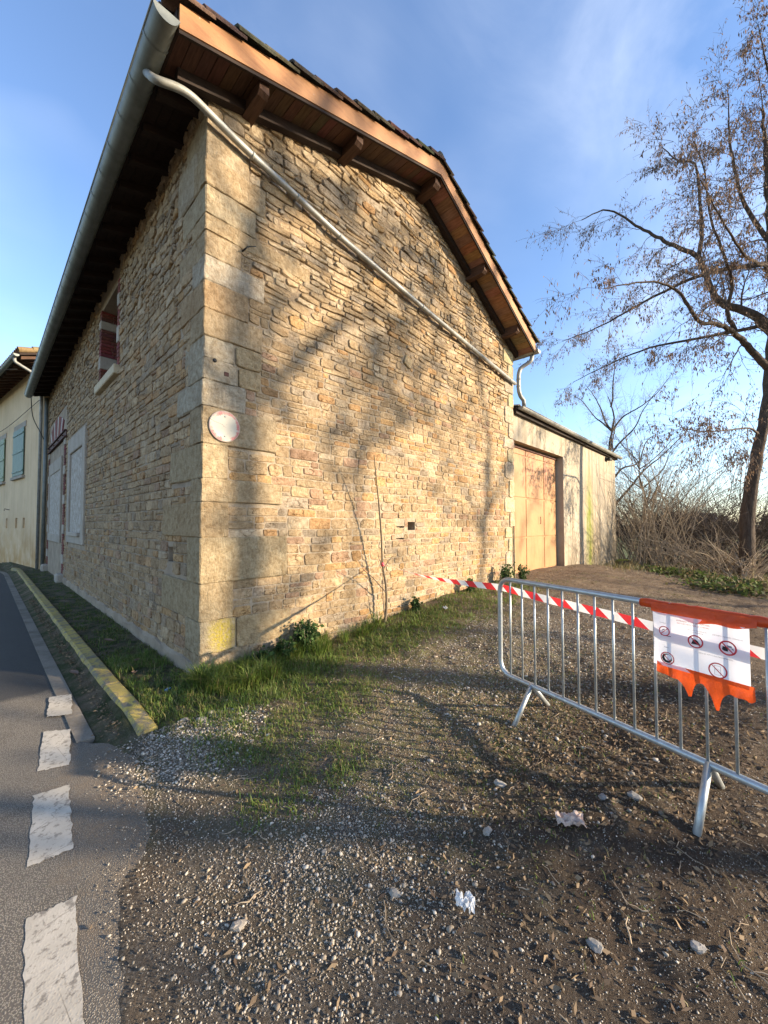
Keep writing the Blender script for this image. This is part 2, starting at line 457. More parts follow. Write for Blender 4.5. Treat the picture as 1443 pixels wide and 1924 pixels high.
def lines(spec):
    out = []
    for a, b, st in spec: out += list(np.arange(a, b - 1e-6, st))
    return np.array(out + [spec[-1][1]])
gx = lines([(-900, -100, 100), (-100, -20, 10), (-20, -4, 2), (-4, -1.4, 0.2), (-1.4, 2.2, 0.028), (2.2, 4, 0.05), (4, 8, 0.12), (8, 20, 0.4), (20, 60, 4), (60, 200, 20), (200, 1400, 150)])
gy = lines([(-900, -100, 100), (-100, -20, 10), (-20, -6, 1), (-6, -4.6, 0.2), (-4.6, -1.0, 0.028), (-1.0, 0.4, 0.05), (0.4, 3, 0.2), (3, 16, 0.5), (16, 60, 4), (60, 200, 20), (200, 1400, 150)])
XX, YY = np.meshgrid(gx, gy, indexing='ij')
ZZ = ground_z(XX, YY)
nx, ny = len(gx), len(gy)
idx = np.arange(nx * ny).reshape(nx, ny)
F = np.stack([idx[:-1, :-1], idx[1:, :-1], idx[1:, 1:], idx[:-1, 1:]], -1).reshape(-1, 4)

t = NT('bare_earth', 0.95, 0.15)
soil = t.mix(t.rng(t.noise(2.7, 7, .7), 0.36, 0.64), (0.215, 0.158, 0.104), (0.135, 0.096, 0.064))
grit = t.rng(t.noise(85, 3, .7), 0.52, 0.66)
soil = t.mix(t.math('MULTIPLY', grit, t.rng(t.noise(2.3, 5), 0.38, 0.6, 0.15, 0.7)), soil, (0.50, 0.415, 0.305))
# grey crushed stone laid behind the barrier and in front of the road
g1 = t.blob(3.6, -2.2, 2.9, 0.85, (0, 1), 0.4, 1.0, 2.0)
g2 = t.blob(-0.55, -1.0, 0.55, 0.75, (0, 1), 0.4, 0.8, 4.0)
g3 = t.blob(-0.45, -2.6, 1.15, 1.0, (0, 1), 0.5, 0.9, 3.0)
grv = t.math('MAXIMUM', t.math('MAXIMUM', g1, g2), t.math('MULTIPLY', g3, 0.95))
grey = t.mix(t.rng(t.voro(62), 0.05, 0.5), (0.36, 0.315, 0.255), (0.17, 0.14, 0.108))
c = t.mix(t.math('MULTIPLY', grv, t.rng(t.noise(3.5, 5), 0.3, 0.55)), soil, grey)
# moss and thin turf
ms = t.blob(1.6, -0.9, 2.6, 0.95, (0, 1), 0.5, 1.0, 2.2)
ms2 = t.blob(1.2, -2.2, 1.5, 0.9, (0, 1), 0.5, 1.0, 2.2)
ms = t.math('MULTIPLY', t.math('MAXIMUM', ms, t.math('MULTIPLY', ms2, 0.8)), t.rng(t.noise(6.5, 6, .7), 0.40, 0.60))
c = t.mix(t.math('MULTIPLY', ms, 0.8), c, t.mix(t.noise(40, 4), (0.15, 0.15, 0.045), (0.27, 0.245, 0.095)))
vg = t.math('MULTIPLY', t.rng(t.xyz()[0], 0.02, -0.1), t.rng(t.xyz()[1], -0.9, -0.3))
c = t.mix(t.math('MULTIPLY', vg, t.rng(t.noise(5, 5), 0.35, 0.6)), c, (0.055, 0.068, 0.024))
far = t.rng(t.xyz()[0], 15.5, 19)
c = t.mix(far, c, t.mix(t.noise(0.35, 5), (0.085, 0.115, 0.035), (0.14, 0.12, 0.055)))
farY = t.rng(t.math('ABSOLUTE', t.math('ADD', t.xyz()[1], 4)), 20, 30)
c = t.mix(farY, c, (0.10, 0.11, 0.045))
dk = t.math('MULTIPLY', t.blob(1.35, -3.35, 1.75, 0.75, (0, 1), 0.4, 0.8, 3.0), t.rng(t.noise(5, 5), 0.3, 0.5))
c = t.mix(t.math('MULTIPLY', dk, 0.75), c, (0.062, 0.042, 0.029))
nb = t.bump(t.noise(9, 7, .7), 0.9, 0.06)
nb = t.bump(t.noise(60, 6, .78), 1.0, 0.04, nb)
M['earth'] = t.done(c, nb)
ground = np_obj('ground', np.stack([XX.ravel(), YY.ravel(), ZZ.ravel()], -1), F, M['earth'], smooth=True)
tag(ground, kind='structure', label='bare earth lot with grit, moss and thin turf')

# ---- road
ROAD_Z = -0.095
def road_edge(y):
    """right-hand edge of the asphalt"""
    y = np.asarray(y, float)
    base = np.interp(y, [-40, -6, -2.6, -2.1, -1.72, -1.44, -1.13, -0.85, -0.62, -0.45, -0.3, 60], [-1.6, -1.35, -1.06, -0.96, -0.90, -0.83, -0.78, -0.72, -0.74, -0.86, -0.985, -0.985])
    jit = 0.045 * vnoise(y, y * 0, 3.1, 41) + 0.030 * vnoise(y, y * 0, 9.0, 42) + 0.016 * vnoise(y, y * 0, 31.0, 43)
    return base + np.where(y < -0.3, jit, 0.0)
def road_zf(x, y):
    return ROAD_Z + 0.035 * ss(-1.7, -0.8, x) * ss(-0.1, -1.0, y)
ry = lines([(-120, -20, 10), (-20, -4, 1), (-4, 0.6, 0.025), (0.6, 15, 0.4), (15, 60, 3)])
bend = lambda y: -0.13 * np.maximum(0, y - 13.5)      # the street swings left beyond the stone building
us = np.array([0, .04, .08, .12, .2, .3, .45, .6, .8, 1.0])
V = []
for y in ry:
    e = float(road_edge(y))
    for uu in us:
        x = e - uu * (7.2 + e) + float(bend(y))
        V.append((x, y, float(road_zf(x, y)) - (0.012 if uu == 0 else 0)))
k = len(us); idx = np.arange(len(V)).reshape(-1, k)
F = np.stack([idx[:-1, :-1], idx[1:, :-1], idx[1:, 1:], idx[:-1, 1:]], -1).reshape(-1, 4)[:, ::-1]
F = F[:, ::-1]
t = NT('worn_asphalt', 0.82, 0.35)
ag = t.voro(150); ag2 = t.noise(150, 3, .7)
c = t.mix(t.rng(t.noise(0.9, 5), 0.36, 0.64), (0.255, 0.222, 0.177), (0.325, 0.283, 0.225))
c = t.mix(t.rng(t.voro(150, 'F1', 'Color'), 0.55, 0.95, 0, 0.7), c, (0.345, 0.305, 0.25))
c = t.mix(t.rng(ag, 0.34, 0.52), c, (0.120, 0.102, 0.080))
c = t.mix(t.rng(t.noise(4.5, 6, .7), 0.56, 0.70, 0, 0.55), c, (0.60, 0.56, 0.5), 'MULTIPLY')
dirt = t.math('MULTIPLY', t.math('MULTIPLY', t.rng(t.math('ADD', t.xyz()[0], t.math('MULTIPLY', t.math('SUBTRACT', t.noise(5.5, 6, .7), .5), .9)), -1.22, -0.88), t.rng(t.xyz()[1], -0.2, -0.7)), t.rng(t.noise(22, 5, .7), 0.30, 0.55))
c = t.mix(t.math('MULTIPLY', dirt, 0.85), c, (0.185, 0.138, 0.092))
# darker road colour farther up the street
c = t.mix(t.math('MULTIPLY', t.rng(t.math('ADD', t.xyz()[1], t.math('MULTIPLY', t.noise(3, 3), 0.3)), 1.05, 1.2), 0.8), c, (0.032, 0.031, 0.031))
nb = t.bump(t.rng(ag, 0.55, 0.05), 0.85, 0.010)
nb = t.bump(ag2, 0.4, 0.004, nb)
M['asphalt'] = t.done(c, nb)
road = np_obj('road', V, F, M['asphalt'], smooth=True)
tag(road, kind='structure', label='worn grey asphalt carriageway')

# painted dashes
t = NT('worn_road_paint', 0.8, 0.3)
pn = t.noise(26, 6, .75)
c = t.mix(t.rng(t.noise(5, 4), 0.35, 0.65), (0.52, 0.46, 0.37), (0.41, 0.36, 0.285))
c = t.mix(t.rng(pn, 0.53, 0.62), c, (0.22, 0.19, 0.15))
ck = t.voro(4.3, 'DISTANCE_TO_EDGE')
c = t.mix(t.math('MULTIPLY', t.rng(t.math('ADD', ck, t.math('MULTIPLY', t.math('SUBTRACT', t.noise(30, 4), 0.5), 0.03)), 0.006, 0.002), 0.45), c, (0.12, 0.10, 0.08))
M['paint'] = t.done(c, t.bump(t.rng(t.voro(105), 0.55, 0.05), 0.18, 0.004))
dash = [((-1.032, 0.804), (-0.879, 0.741), (-0.941, 0.249), (-1.091, 0.341)), ((-1.134, 0.065), (-0.985, -0.046), (-1.065, -0.645), (-1.215, -0.567)), ((-1.254, -0.852), (-1.099, -0.903), (-1.157, -1.494), (-1.314, -1.463)), ((-1.343, -1.77), (-1.187, -1.807), (-1.25, -2.442), (-1.38, -2.338)), ((-1.43, -2.72), (-1.29, -2.78), (-1.35, -3.4), (-1.49, -3.35))]
for dq in dash:
    # the outline keeps the ragged edge of paint rolled over coarse stone
    pts = []
    for (a, b) in zip(dq, dq[1:] + dq[:1]):
        n = 16
        for i in range(n):
            q = i / n; jx, jy = rnd.uniform(-.006, .006), rnd.uniform(-.007, .007)
            pts.append(((a[0] * (1 - q) + b[0] * q) * 1.0 + jx, a[1] * (1 - q) + b[1] * q + jy))
    cx = sum(p[0] for p in pts) / len(pts); cy = sum(p[1] for p in pts) / len(pts)
    # shift towards the camera ray for the slightly lower road
    m = MB(); n = len(pts)
    v = [(p[0], p[1], float(road_zf(p[0], p[1])) + 0.0025) for p in pts] + [(cx, cy, float(road_zf(cx, cy)) + 0.0025)]
    m.add(v, [((i + 1) % n, i, n) for i in range(n)])
    tag(m.build('road_marking', M['paint']), kind='structure', group='dashes of the broken white line', label='worn white dash of the broken road line')

# concrete gutter channel between asphalt and kerb
m = MB()
for i in range(30):
    y0 = -0.30 + i * 0.5; y1 = y0 + 0.497
    xb0, xb1 = float(bend(y0)), float(bend(y1))
    m.add([(-0.985 + xb0, y0, -0.0955), (-0.875 + xb0, y0, -0.100), (-0.875 + xb1, y1, -0.100), (-0.985 + xb1, y1, -0.0955),
           (-0.985 + xb0, y0, -0.2), (-0.875 + xb0, y0, -0.2), (-0.875 + xb1, y1, -0.2), (-0.985 + xb1, y1, -0.2)], [(0, 1, 2, 3), (5, 4, 7, 6), (0, 4, 5, 1), (1, 5, 6, 2), (2, 6, 7, 3), (3, 7, 4, 0)])
M['channel'] = mat('channel_concrete', (0.235, 0.20, 0.155), 0.9, noise=[(3, 6, 0.8, (0.45, 0.42, 0.38)), (40, 4, 0.5, (0.7, 0.68, 0.64))], bump=[(50, 0.5, 0.01, 'n')])
tag(m.build('gutter_channel', M['channel']), kind='structure', label='grey concrete drainage channel beside the kerb')

# yellow kerb
t = NT('worn_yellow_paint', 0.85, 0.25)
wear = t.noise(9, 8, .75, 0.4)
c = t.mix(t.rng(t.noise(2.4, 4), 0.36, 0.62), (0.47, 0.35, 0.085), (0.36, 0.275, 0.085))
c = t.mix(t.rng(wear, 0.46, 0.57), c, (0.19, 0.16, 0.11))
c = t.mix(t.rng(t.noise(45, 4), 0.55, 0.7, 0, 0.6), c, (0.6, 0.55, 0.45), 'MULTIPLY')
M['kerb'] = t.done(c, t.bump(t.noise(60, 5, .7), 0.6, 0.012, t.bump(wear, 0.5, 0.02)))
m = MB().box((-0.70, -0.40, -0.4), (-0.57, 13.4, -0.12))
kerb = m.build('kerb', M['channel'])
tag(kerb, kind='structure', label='kerb of yellow painted stones along the verge')
ky = -0.62
for i in range(15):
    ln = 0.98 if i else 1.05
    y0, y1 = ky + 0.011, ky + ln - 0.011
    m = MB()
    prof = [(-0.708, -0.17), (-0.708, -0.035), (-0.690, 0.008), (-0.672, 0.020), (-0.578, 0.019), (-0.566, 0.010), (-0.566, -0.17)]
    n = 5 if i < 4 else 2
    v = []
    for q in range(n + 1):
        f = q / n; y = y0 + (y1 - y0) * f
        sink = 0.0
        if i == 0: sink = 0.05 * (1 - min(1, f / 0.75)) ** 1.3          # dropped end
        ox = rnd.uniform(-.0015, .0015); xb = float(bend(y)) if y > 13.5 else 0.0
        for (x, z) in prof: v.append((x + ox + xb + rnd.uniform(-.0015, .0015) + (0.03 * (1 - f) if i == 0 else 0), y, z - sink + rnd.uniform(-.0012, .0012)))
    P = len(prof); fs = []
    for q in range(n):
        for w in range(P - 1): fs.append((q * P + w, (q + 1) * P + w, (q + 1) * P + w + 1, q * P + w + 1))
    fs.append(tuple(range(P))); fs.append(tuple(n * P + w for w in range(P))[::-1])
    m.add(v, fs); m.build('kerb_stone', M['kerb'], kerb)
    ky += ln
# ------------------------------------------------------------------ stone house
house = empty('stone_house', (0, 0, 0))
tag(house, 'long tan rubble stone building with large quoins, open gable eaves and zinc downpipe', 'building')
WX, WY = 6.82, 13.15                       # gable width, street length
RIDGE_X = 3.40
def soffit(x):                             # underside of the roof along the gable
    return 5.735 + 0.335 * (x + 0.425) if x < RIDGE_X else 7.016 - 0.462 * (x - RIDGE_X)

TAN = [(0.47, 0.355, 0.215), (0.43, 0.32, 0.195), (0.50, 0.385, 0.245), (0.40, 0.30, 0.18), (0.45, 0.345, 0.215)]
ORANGE = [(0.47, 0.27, 0.11), (0.44, 0.25, 0.11), (0.50, 0.31, 0.13)]
GREY = [(0.31, 0.275, 0.225), (0.26, 0.232, 0.19), (0.35, 0.315, 0.265)]
PINK = [(0.40, 0.255, 0.18), (0.38, 0.235, 0.17)]
PALE = [(0.55, 0.46, 0.33), (0.52, 0.44, 0.32)]
def stone_col(z, left=False, r=rnd):
    k = r.random(); g = 0.10 + 0.22 * float(ss(4.0, 6.6, z))
    if k < g: c = r.choice(GREY)
    elif k < g + (0.13 if z < 4 else 0.06): c = r.choice(ORANGE)
    elif k < g + 0.21 and z < 3.6: c = r.choice(PINK)
    elif k < g + 0.27: c = r.choice(PALE)
    else: c = r.choice(TAN)
    q = r.uniform(0.80, 1.12)
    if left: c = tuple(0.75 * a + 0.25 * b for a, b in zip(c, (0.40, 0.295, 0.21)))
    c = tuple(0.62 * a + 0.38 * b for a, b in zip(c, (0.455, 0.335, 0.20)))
    return tuple(a * q for a in c)

def stone_poly(a0, a1, b0, b1, rough, r=rnd):
    """uneven outline of one stone, counter-clockwise"""
    w, h = a1 - a0, b1 - b0; j = min(w, h)
    def J(k): return r.uniform(-k, k) * j * rough
    ch = min(0.11 * h, 0.10 * w) * r.uniform(0.3, 1.2) * (0.7 + 0.6 * rough)
    am, bm = (a0 + a1) / 2 + J(.5), (b0 + b1) / 2 + J(.3)
    return [(a0 + ch + abs(J(.3)), b0 + abs(J(.12))), (am, b0 + J(.10)), (a1 - ch - abs(J(.3)), b0 + abs(J(.12))), (a1 - abs(J(.12)), b0 + ch + abs(J(.2))),
            (a1 - abs(J(.10)), bm + J(.3)), (a1 - abs(J(.14)), b1 - ch - abs(J(.3))), (a1 - ch - abs(J(.4)), b1 - abs(J(.12))), (am + J(.6), b1 + J(.08)),
            (a0 + ch + abs(J(.4)), b1 - abs(J(.12))), (a0 + abs(J(.12)), b1 - ch - abs(J(.3))), (a0 + abs(J(.10)), bm + J(.3)), (a0 + abs(J(.14)), b0 + ch + abs(J(.2)))]

def stone_mesh(poly, out, back, edge, tilt, r=rnd):
    """-> verts (a, b, out) and faces: back ring, shoulder ring, face ring, centre"""
    n = len(poly); ca = sum(p[0] for p in poly) / n; cb = sum(p[1] for p in poly) / n
    w = max(p[0] for p in poly) - min(p[0] for p in poly); h = max(p[1] for p in poly) - min(p[1] for p in poly)
    v = []; ta, tb = r.uniform(-tilt, tilt), r.uniform(-tilt, tilt)
    for (a, b) in poly: v.append((a, b, back))
    for (a, b) in poly: v.append((a, b, out - edge * r.uniform(0.7, 1.5)))
    ia, ib = max(0.5, 1 - 2.2 * edge / w), max(0.45, 1 - 2.2 * edge / h)
    for (a, b) in poly:
        q = out + ta * (a - ca) + tb * (b - cb) + r.uniform(-.3, .3) * edge
        v.append((ca + (a - ca) * ia * r.uniform(.96, 1.02), cb + (b - cb) * ib * r.uniform(.94, 1.03), q))
    v.append((ca + r.uniform(-.2, .2) * w, cb + r.uniform(-.2, .2) * h, out + r.uniform(-.2, .6) * edge))
    f = []
    for i in range(n):
        k = (i + 1) % n
        f += [(i, k, n + k, n + i), (n + i, n + k, 2 * n + k, 2 * n + i), (2 * n + i, 2 * n + k, 3 * n)]
    return v, f

def gable_map(p): return (p[0], -p[2], p[1])
def left_map(p): return (-p[2], p[0], p[1])

def lay_courses(a_min, a_max, b_min, b_max, hf, wf, obstacles, strict, keep, warp):
    """irregular coursing -> list of cells (a0, a1, b0, b1)"""
    cells = []; b = b_min
    while b < b_max:
        h = hf(b); b1 = b + h
        bad = []
        for (o0, o1, p0, p1) in obstacles:
            ov = min(b1, p1) - max(b, p0)
            if ov > 0.45 * h: bad.append((o0, o1))
        for (o0, o1, p0, p1) in strict:
            if min(b1, p1) - max(b, p0) > 0.004: bad.append((o0, o1))
        bad.sort(); free = []; a = a_min
        for (o0, o1) in bad:
            if o0 > a: free.append((a, min(o0, a_max)))
            a = max(a, o1)
        if a < a_max: free.append((a, a_max))
        for (f0, f1) in free:
            a = f0
            while a < f1 - 0.02:
                w = wf(b, h)
                if f1 - (a + w) < 0.07: w = f1 - a
                c = (a, min(a + w, f1), b, b1)
                k = rnd.random()
                if h > 0.105 and w < 0.34 and k < 0.20:
                    s = rnd.uniform(.38, .62)
                    cells.append((c[0], c[1], b, b + h * s)); cells.append((c[0], c[1], b + h * s, b1))
                elif h > 0.10 and w > 0.26 and k < 0.34:
                    s = rnd.uniform(.35, .65); q = rnd.uniform(.3, .7); mid = c[0] + (c[1] - c[0]) * q
                    cells.append((c[0], mid, b, b1)); cells.append((mid, c[1], b, b + h * s)); cells.append((mid, c[1], b + h * s, b1))
                else: cells.append(c)
                a += w
        b = b1
    return [c for c in cells if keep(c)]

# quoins: bottom z, top z, length on the gable, length on the street wall, colour
QZ = [0.0, 0.219, 0.542, 0.913, 1.365, 1.715, 1.952, 2.30, 2.667, 2.934, 3.154, 3.38, 3.651, 3.936, 4.196, 4.444, 4.624, 4.917, 5.222, 5.66]
QG = [0.50, 0.34, 0.31, 0.94, 0.25, 0.87, 0.24, 0.79, 0.42, 0.33, 0.30, 0.61, 0.44, 0.63, 0.36, 1.24, 0.52, 0.63, 0.44]
QL = [0.42, 0.36, 1.12, 0.33, 1.10, 0.26, 0.90, 0.30, 0.68, 0.36, 0.50, 0.33, 0.62, 0.30, 0.72, 0.34, 0.62, 0.28, 0.55]
QC_ = [(.42, .33, .21), (.40, .33, .21), (.43, .34, .20), (.43, .345, .205), (.45, .33, .18), (.46, .36, .215), (.45, .355, .21), (.42, .33, .20), (.47, .42, .32),
      (.47, .41, .30), (.48, .42, .31), (.46, .35, .21), (.45, .31, .165), (.50, .44, .34), (.46, .35, .21), (.48, .36, .205), (.47, .38, .24), (.46, .345, .20), (.44, .35, .225)]
QC = [tuple(a * .74 + b * .18 for a, b in zip(c, (.42, .36, .28))) for c in QC_]
quoin_g = [(-0.1, QG[i], QZ[i], QZ[i + 1]) for i in range(19)]
quoin_l = [(-0.1, QL[i], QZ[i], QZ[i + 1]) for i in range(19)]
# companion dressed blocks beside the quoins
extra_g = [(0.345, 1.0, 0.219, 0.542), (0.335, 0.60, 2.934, 3.154), (0.305, 0.61, 3.154, 3.38)]
# far jamb of the gable: pale dressed blocks down the right-hand edge
jamb = []
z = 0.2; i = 0
while z < 5.2:
    h = rnd.uniform(0.22, 0.40); jamb.append((WX - (0.42 if i % 2 else 0.24) - rnd.uniform(0, .08), WX, z, z + h)); z += h; i += 1
g_hole = [(3.11, 3.29, 1.40, 1.53), (2.84, 3.02, 1.437, 1.465), (2.84, 3.02, 1.26, 1.285)]
l_hole = [(0.80, 0.98, 1.07, 1.24), (4.46, 4.58, 2.33, 2.50)]
win_up = (3.62, 4.92, 4.10, 5.52)
pan1 = (6.15, 8.45, 1.05, 3.58)
door_l = (9.05, 12.75, 0.0, 4.62)

def hf_g(z):
    if z < 3.2: return rnd.choice([rnd.uniform(.065, .10), rnd.uniform(.09, .15)])
    return rnd.choice([rnd.uniform(.048, .078), rnd.uniform(.075, .135)])
def wf_g(z, h):
    if z < 3.4: return rnd.choice([rnd.uniform(.10, .20), rnd.uniform(.18, .42), rnd.uniform(.20, .32)])
    return rnd.choice([rnd.uniform(.08, .18), rnd.uniform(.14, .32), rnd.uniform(.2, .48)])
tilted = (2.97, 3.25, 3.93, 4.19)
cells_g = lay_courses(0.02, WX, -0.12, 7.05, hf_g, wf_g, quoin_g + extra_g + jamb, g_hole + [tilted], lambda c: c[3] < soffit((c[0] + c[1]) / 2) + 0.06, None)
cells_l = lay_courses(0.02, WY, -0.12, 5.92, lambda z: rnd.uniform(.085, .145) if z < 4.2 else rnd.uniform(.06, .13), lambda z, h: rnd.uniform(.12, .36) if z < 4.2 else rnd.uniform(.08, .28),
                      quoin_l + [(0.20, 0.78, 4.93, 5.42)], l_hole + [(win_up[0] - .12, win_up[1] + .14, win_up[2] - .16, win_up[3] + .3), pan1, door_l], lambda c: True, None)

def warp_g(p):
    a, b, o = p
    k = float(ss(2.6, 5.0, b))
    return (a + 0.010 * math.sin(b * 7 + a), b + (0.008 + 0.012 * k) * math.sin(a * 1.7 + b * 0.9) + (0.004 + 0.005 * k) * math.sin(a * 5.3 - b * 2.1), o)

stones = []          # (weight, verts, faces, colour, wall)
for (a0, a1, b0, b1) in cells_g:
    z = (b0 + b1) / 2; up = float(ss(2.8, 4.6, z))
    g = 0.002 + rnd.uniform(0, .003)
    if a1 - a0 < .035 or b1 - b0 < .03: continue
    out = 0.008 + rnd.uniform(-.004, .005) + up * rnd.uniform(-.006, .020)
    poly = stone_poly(a0 + g, a1 - g, b0 + g, b1 - g, 0.42 + 0.55 * up + rnd.uniform(-.2, .6))
    v, f = stone_mesh(poly, out, -0.03, 0.0035 + 0.002 * up + rnd.uniform(0, .003), 0.045 + 0.06 * up)
    v = [gable_map(warp_g(p)) for p in v]
    d = px(v[0]); stones.append(((a1 - a0) * (b1 - b0) / d ** 2 * (3.9 / d), v, f, stone_col(z), 'g'))
for (a0, a1, b0, b1) in cells_l:
    z = (b0 + b1) / 2; up = float(ss(3.8, 5.0, z)); g = 0.003 + 0.001 * up + rnd.uniform(0, .003)
    if a1 - a0 < .035 or b1 - b0 < .03: continue
    out = 0.012 + rnd.uniform(-.006, .009) + up * rnd.uniform(-.002, .016)
    pl = stone_poly(a0 + g, a1 - g, b0 + g, b1 - g, 0.35 + .5 * up + rnd.uniform(-.1, .4))
    if a0 > 3.0: pl = [pl[q] for q in (0, 2, 3, 5, 6, 8, 9, 11)]
    v, f = stone_mesh(pl, out, -0.03, 0.004 + rnd.uniform(0, .005), 0.06 + .06 * up)
    v = [left_map(p) for p in v]; f = [q[::-1] for q in f]
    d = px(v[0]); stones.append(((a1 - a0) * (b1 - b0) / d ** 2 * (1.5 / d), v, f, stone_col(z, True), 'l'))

# backing walls with real openings
def wall_sheet(mp, flip, a0, a1, b0, b1, holes, off, depth, m):
    xs = sorted(set([a0, a1] + [q for h in holes for q in h[:2]])); zs = sorted(set([b0, b1] + [q for h in holes for q in h[2:]]))
    for x0, x1 in zip(xs, xs[1:]):
        for z0, z1 in zip(zs, zs[1:]):
            if any(h[0] <= x0 and x1 <= h[1] and h[2] <= z0 and z1 <= h[3] for h in holes): continue
            q = [mp((x0, z0, off)), mp((x1, z0, off)), mp((x1, z1, off)), mp((x0, z1, off))]
            m.add(q, [(0, 1, 2, 3) if not flip else (3, 2, 1, 0)])
    for (h0, h1, p0, p1), dp in zip(holes, depth):
        k = [(h0, p0), (h1, p0), (h1, p1), (h0, p1)]
        for (A, B) in zip(k, k[1:] + k[:1]):
            q = [mp((A[0], A[1], off)), mp((B[0], B[1], off)), mp((B[0], B[1], off - dp)), mp((A[0], A[1], off - dp))]
            m.add(q, [(3, 2, 1, 0) if not flip else (0, 1, 2, 3)])
        m.add([mp((x, z, off - dp)) for x, z in k], [(0, 1, 2, 3) if not flip else (3, 2, 1, 0)])
m = MB()
wall_sheet(gable_map, False, 0, WX, -0.4, 5.44, g_hole, 0.0, [0.22, 0.06, 0.06], m)
m.add([(0, 0, 5.44), (WX, 0, 5.44), (WX, 0, soffit(WX) + .04), (RIDGE_X, 0, soffit(RIDGE_X) + .04), (0, 0, soffit(0) + .04)], [(0, 1, 2, 3, 4)])
m.add([(WX, 0, -.4), (WX, WY, -.4), (WX, WY, soffit(WX)), (WX, 0, soffit(WX))], [(0, 1, 2, 3)])
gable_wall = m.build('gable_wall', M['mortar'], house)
m = MB()
wall_sheet(left_map, True, 0, WY, -0.4, 5.9, l_hole + [win_up], 0.0, [0.25, 0.2, 0.42], m)
m.add([(0, WY, -.4), (0, WY, 5.9), (3.4, WY, 7.0), (WX, WY, 5.4), (WX, WY, -.4)], [(0, 1, 2, 3, 4)])
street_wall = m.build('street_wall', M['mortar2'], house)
stones.sort(key=lambda s: -s[0])
NS = 300
restm = {'g': MB(), 'l': MB()}
for i, (w, v, f, c, wl_) in enumerate(stones):
    par = gable_wall if wl_ == 'g' else street_wall
    if i < NS: MB().add(v, f, c).build('stone', M['stone'], par)
    else: restm[wl_].add(v, f, c)
restm['g'].build('rubble_stone', M['stone'], gable_wall)['kind'] = 'stuff'
restm['l'].build('rubble_stone', M['stone'], street_wall)['kind'] = 'stuff'

# dressed corner blocks
for i in range(19):
    z0, z1 = QZ[i] + .002 + (-.15 if i == 0 else 0), QZ[i + 1] - .002
    lg, ll = QG[i], QL[i]; o = 0.024 + rnd.uniform(-.010, .009)
    n = 6
    m = MB(); rgh = 0.007
    # the block wraps the arris: outline in plan, two stacked rings top and bottom with chipped edges
    plan = [(lg, 0.05), (lg, -o + .012), (lg - .012, -o)] + [(lg * k / n, -o + rnd.uniform(-.003, .003)) for k in range(n - 1, 0, -1)] + [(-o + .010, -o), (-o, -o + .010)] + \
           [(-o + rnd.uniform(-.003, .003), ll * k / n) for k in range(1, n)] + [(-o, ll - .012), (-o + .012, ll), (0.05, ll), (0.05, 0.05)]
    levels = [(z0, 0.008), (z0 + .008, 0.0), (z0 * .7 + z1 * .3, 0.0), (z0 * .3 + z1 * .7, 0.0), (z1 - .008, 0.0), (z1, 0.008)]
    v = []
    for (zz, ins) in levels:
        for (x, y) in plan:
            ox = rnd.uniform(-rgh, rgh) * .45; oy = rnd.uniform(-rgh, rgh) * .45
            X, Y = x, y
            if y < 0.0: Y = y + ins + oy
            if x < 0.0: X = x + ins + ox
            v.append((X, Y, zz + (rnd.uniform(-.007, .007) if ins > 0 else 0)))
    P = len(plan); fs = []
    for q in range(len(levels) - 1):
        for w in range(P):
            fs.append((q * P + w, (q + 1) * P + w, (q + 1) * P + (w + 1) % P, q * P + (w + 1) % P))
    fs.append(tuple(range(P))); fs.append(tuple((len(levels) - 1) * P + w for w in range(P))[::-1])
    m.add(v, fs, QC[i])
    ob = m.build('quoin', M['lichen'] if i == 1 else M['quoin'], gable_wall)
    if i == 1: ob['label'] = 'corner block with a patch of yellow lichen'
def dressed(a0, a1, b0, b1, c, mp, par, o=0.026, name='dressed_block', rot=0.0, rough=.22, matl=None):
    poly = stone_poly(a0 + .004, a1 - .004, b0 + .004, b1 - .004, rough)
    if rot:
        ca, cb = (a0 + a1) / 2, (b0 + b1) / 2
        poly = [(ca + (p[0] - ca) * math.cos(rot) - (p[1] - cb) * math.sin(rot), cb + (p[0] - ca) * math.sin(rot) + (p[1] - cb) * math.cos(rot)) for p in poly]
    v, f = stone_mesh(poly, o, -0.03, 0.008, 0.015)
    if mp is left_map: f = [q[::-1] for q in f]
    return MB().add([mp(p) for p in v], f, c).build(name, matl or M['quoin'], par)
for e in extra_g: dressed(*e, (.43, .335, .20), gable_map, gable_wall)
for e in jamb: dressed(*e, tuple(q * rnd.uniform(.9, 1.08) for q in (.50, .42, .30)), gable_map, gable_wall, rough=.4)
dressed(0.20, 0.78, 4.93, 5.42, (.44, .37, .27), left_map, street_wall)
# tilted block set in a recess
dressed(3.02, 3.20, 3.97, 4.15, (.48, .37, .22), gable_map, gable_wall, o=.03, rot=-0.42)
for q in range(7):
    an = rnd.uniform(0, 6.28); ca, cb = 3.11 + .155 * math.cos(q * .9), 4.06 + .135 * math.sin(q * .9)
    dressed(ca - .035, ca + .035, cb - .028, cb + .028, stone_col(4), gable_map, gable_wall, o=.012, rough=1.0, rot=rnd.uniform(-.5, .5), name='wedge_stone', matl=M['stone'])
# plinth rendering along the foot of the street wall
m = MB()
for i in range(36):
    y0 = 0.03 + i * (9.0 / 36); y1 = y0 + 9.0 / 36
    m.add([(-.045, y0, -.2), (-.045, y1, -.2), (-.036, y1, .10 + .03 * math.sin(i * 1.7 + 1)), (-.036, y0, .10 + .03 * math.sin(i * 1.7 - .7)), (0.01, y0, .135), (0.01, y1, .135)], [(0, 3, 2, 1), (3, 4, 5, 2)])
m.build('plinth_render', M['mortar2'], street_wall)

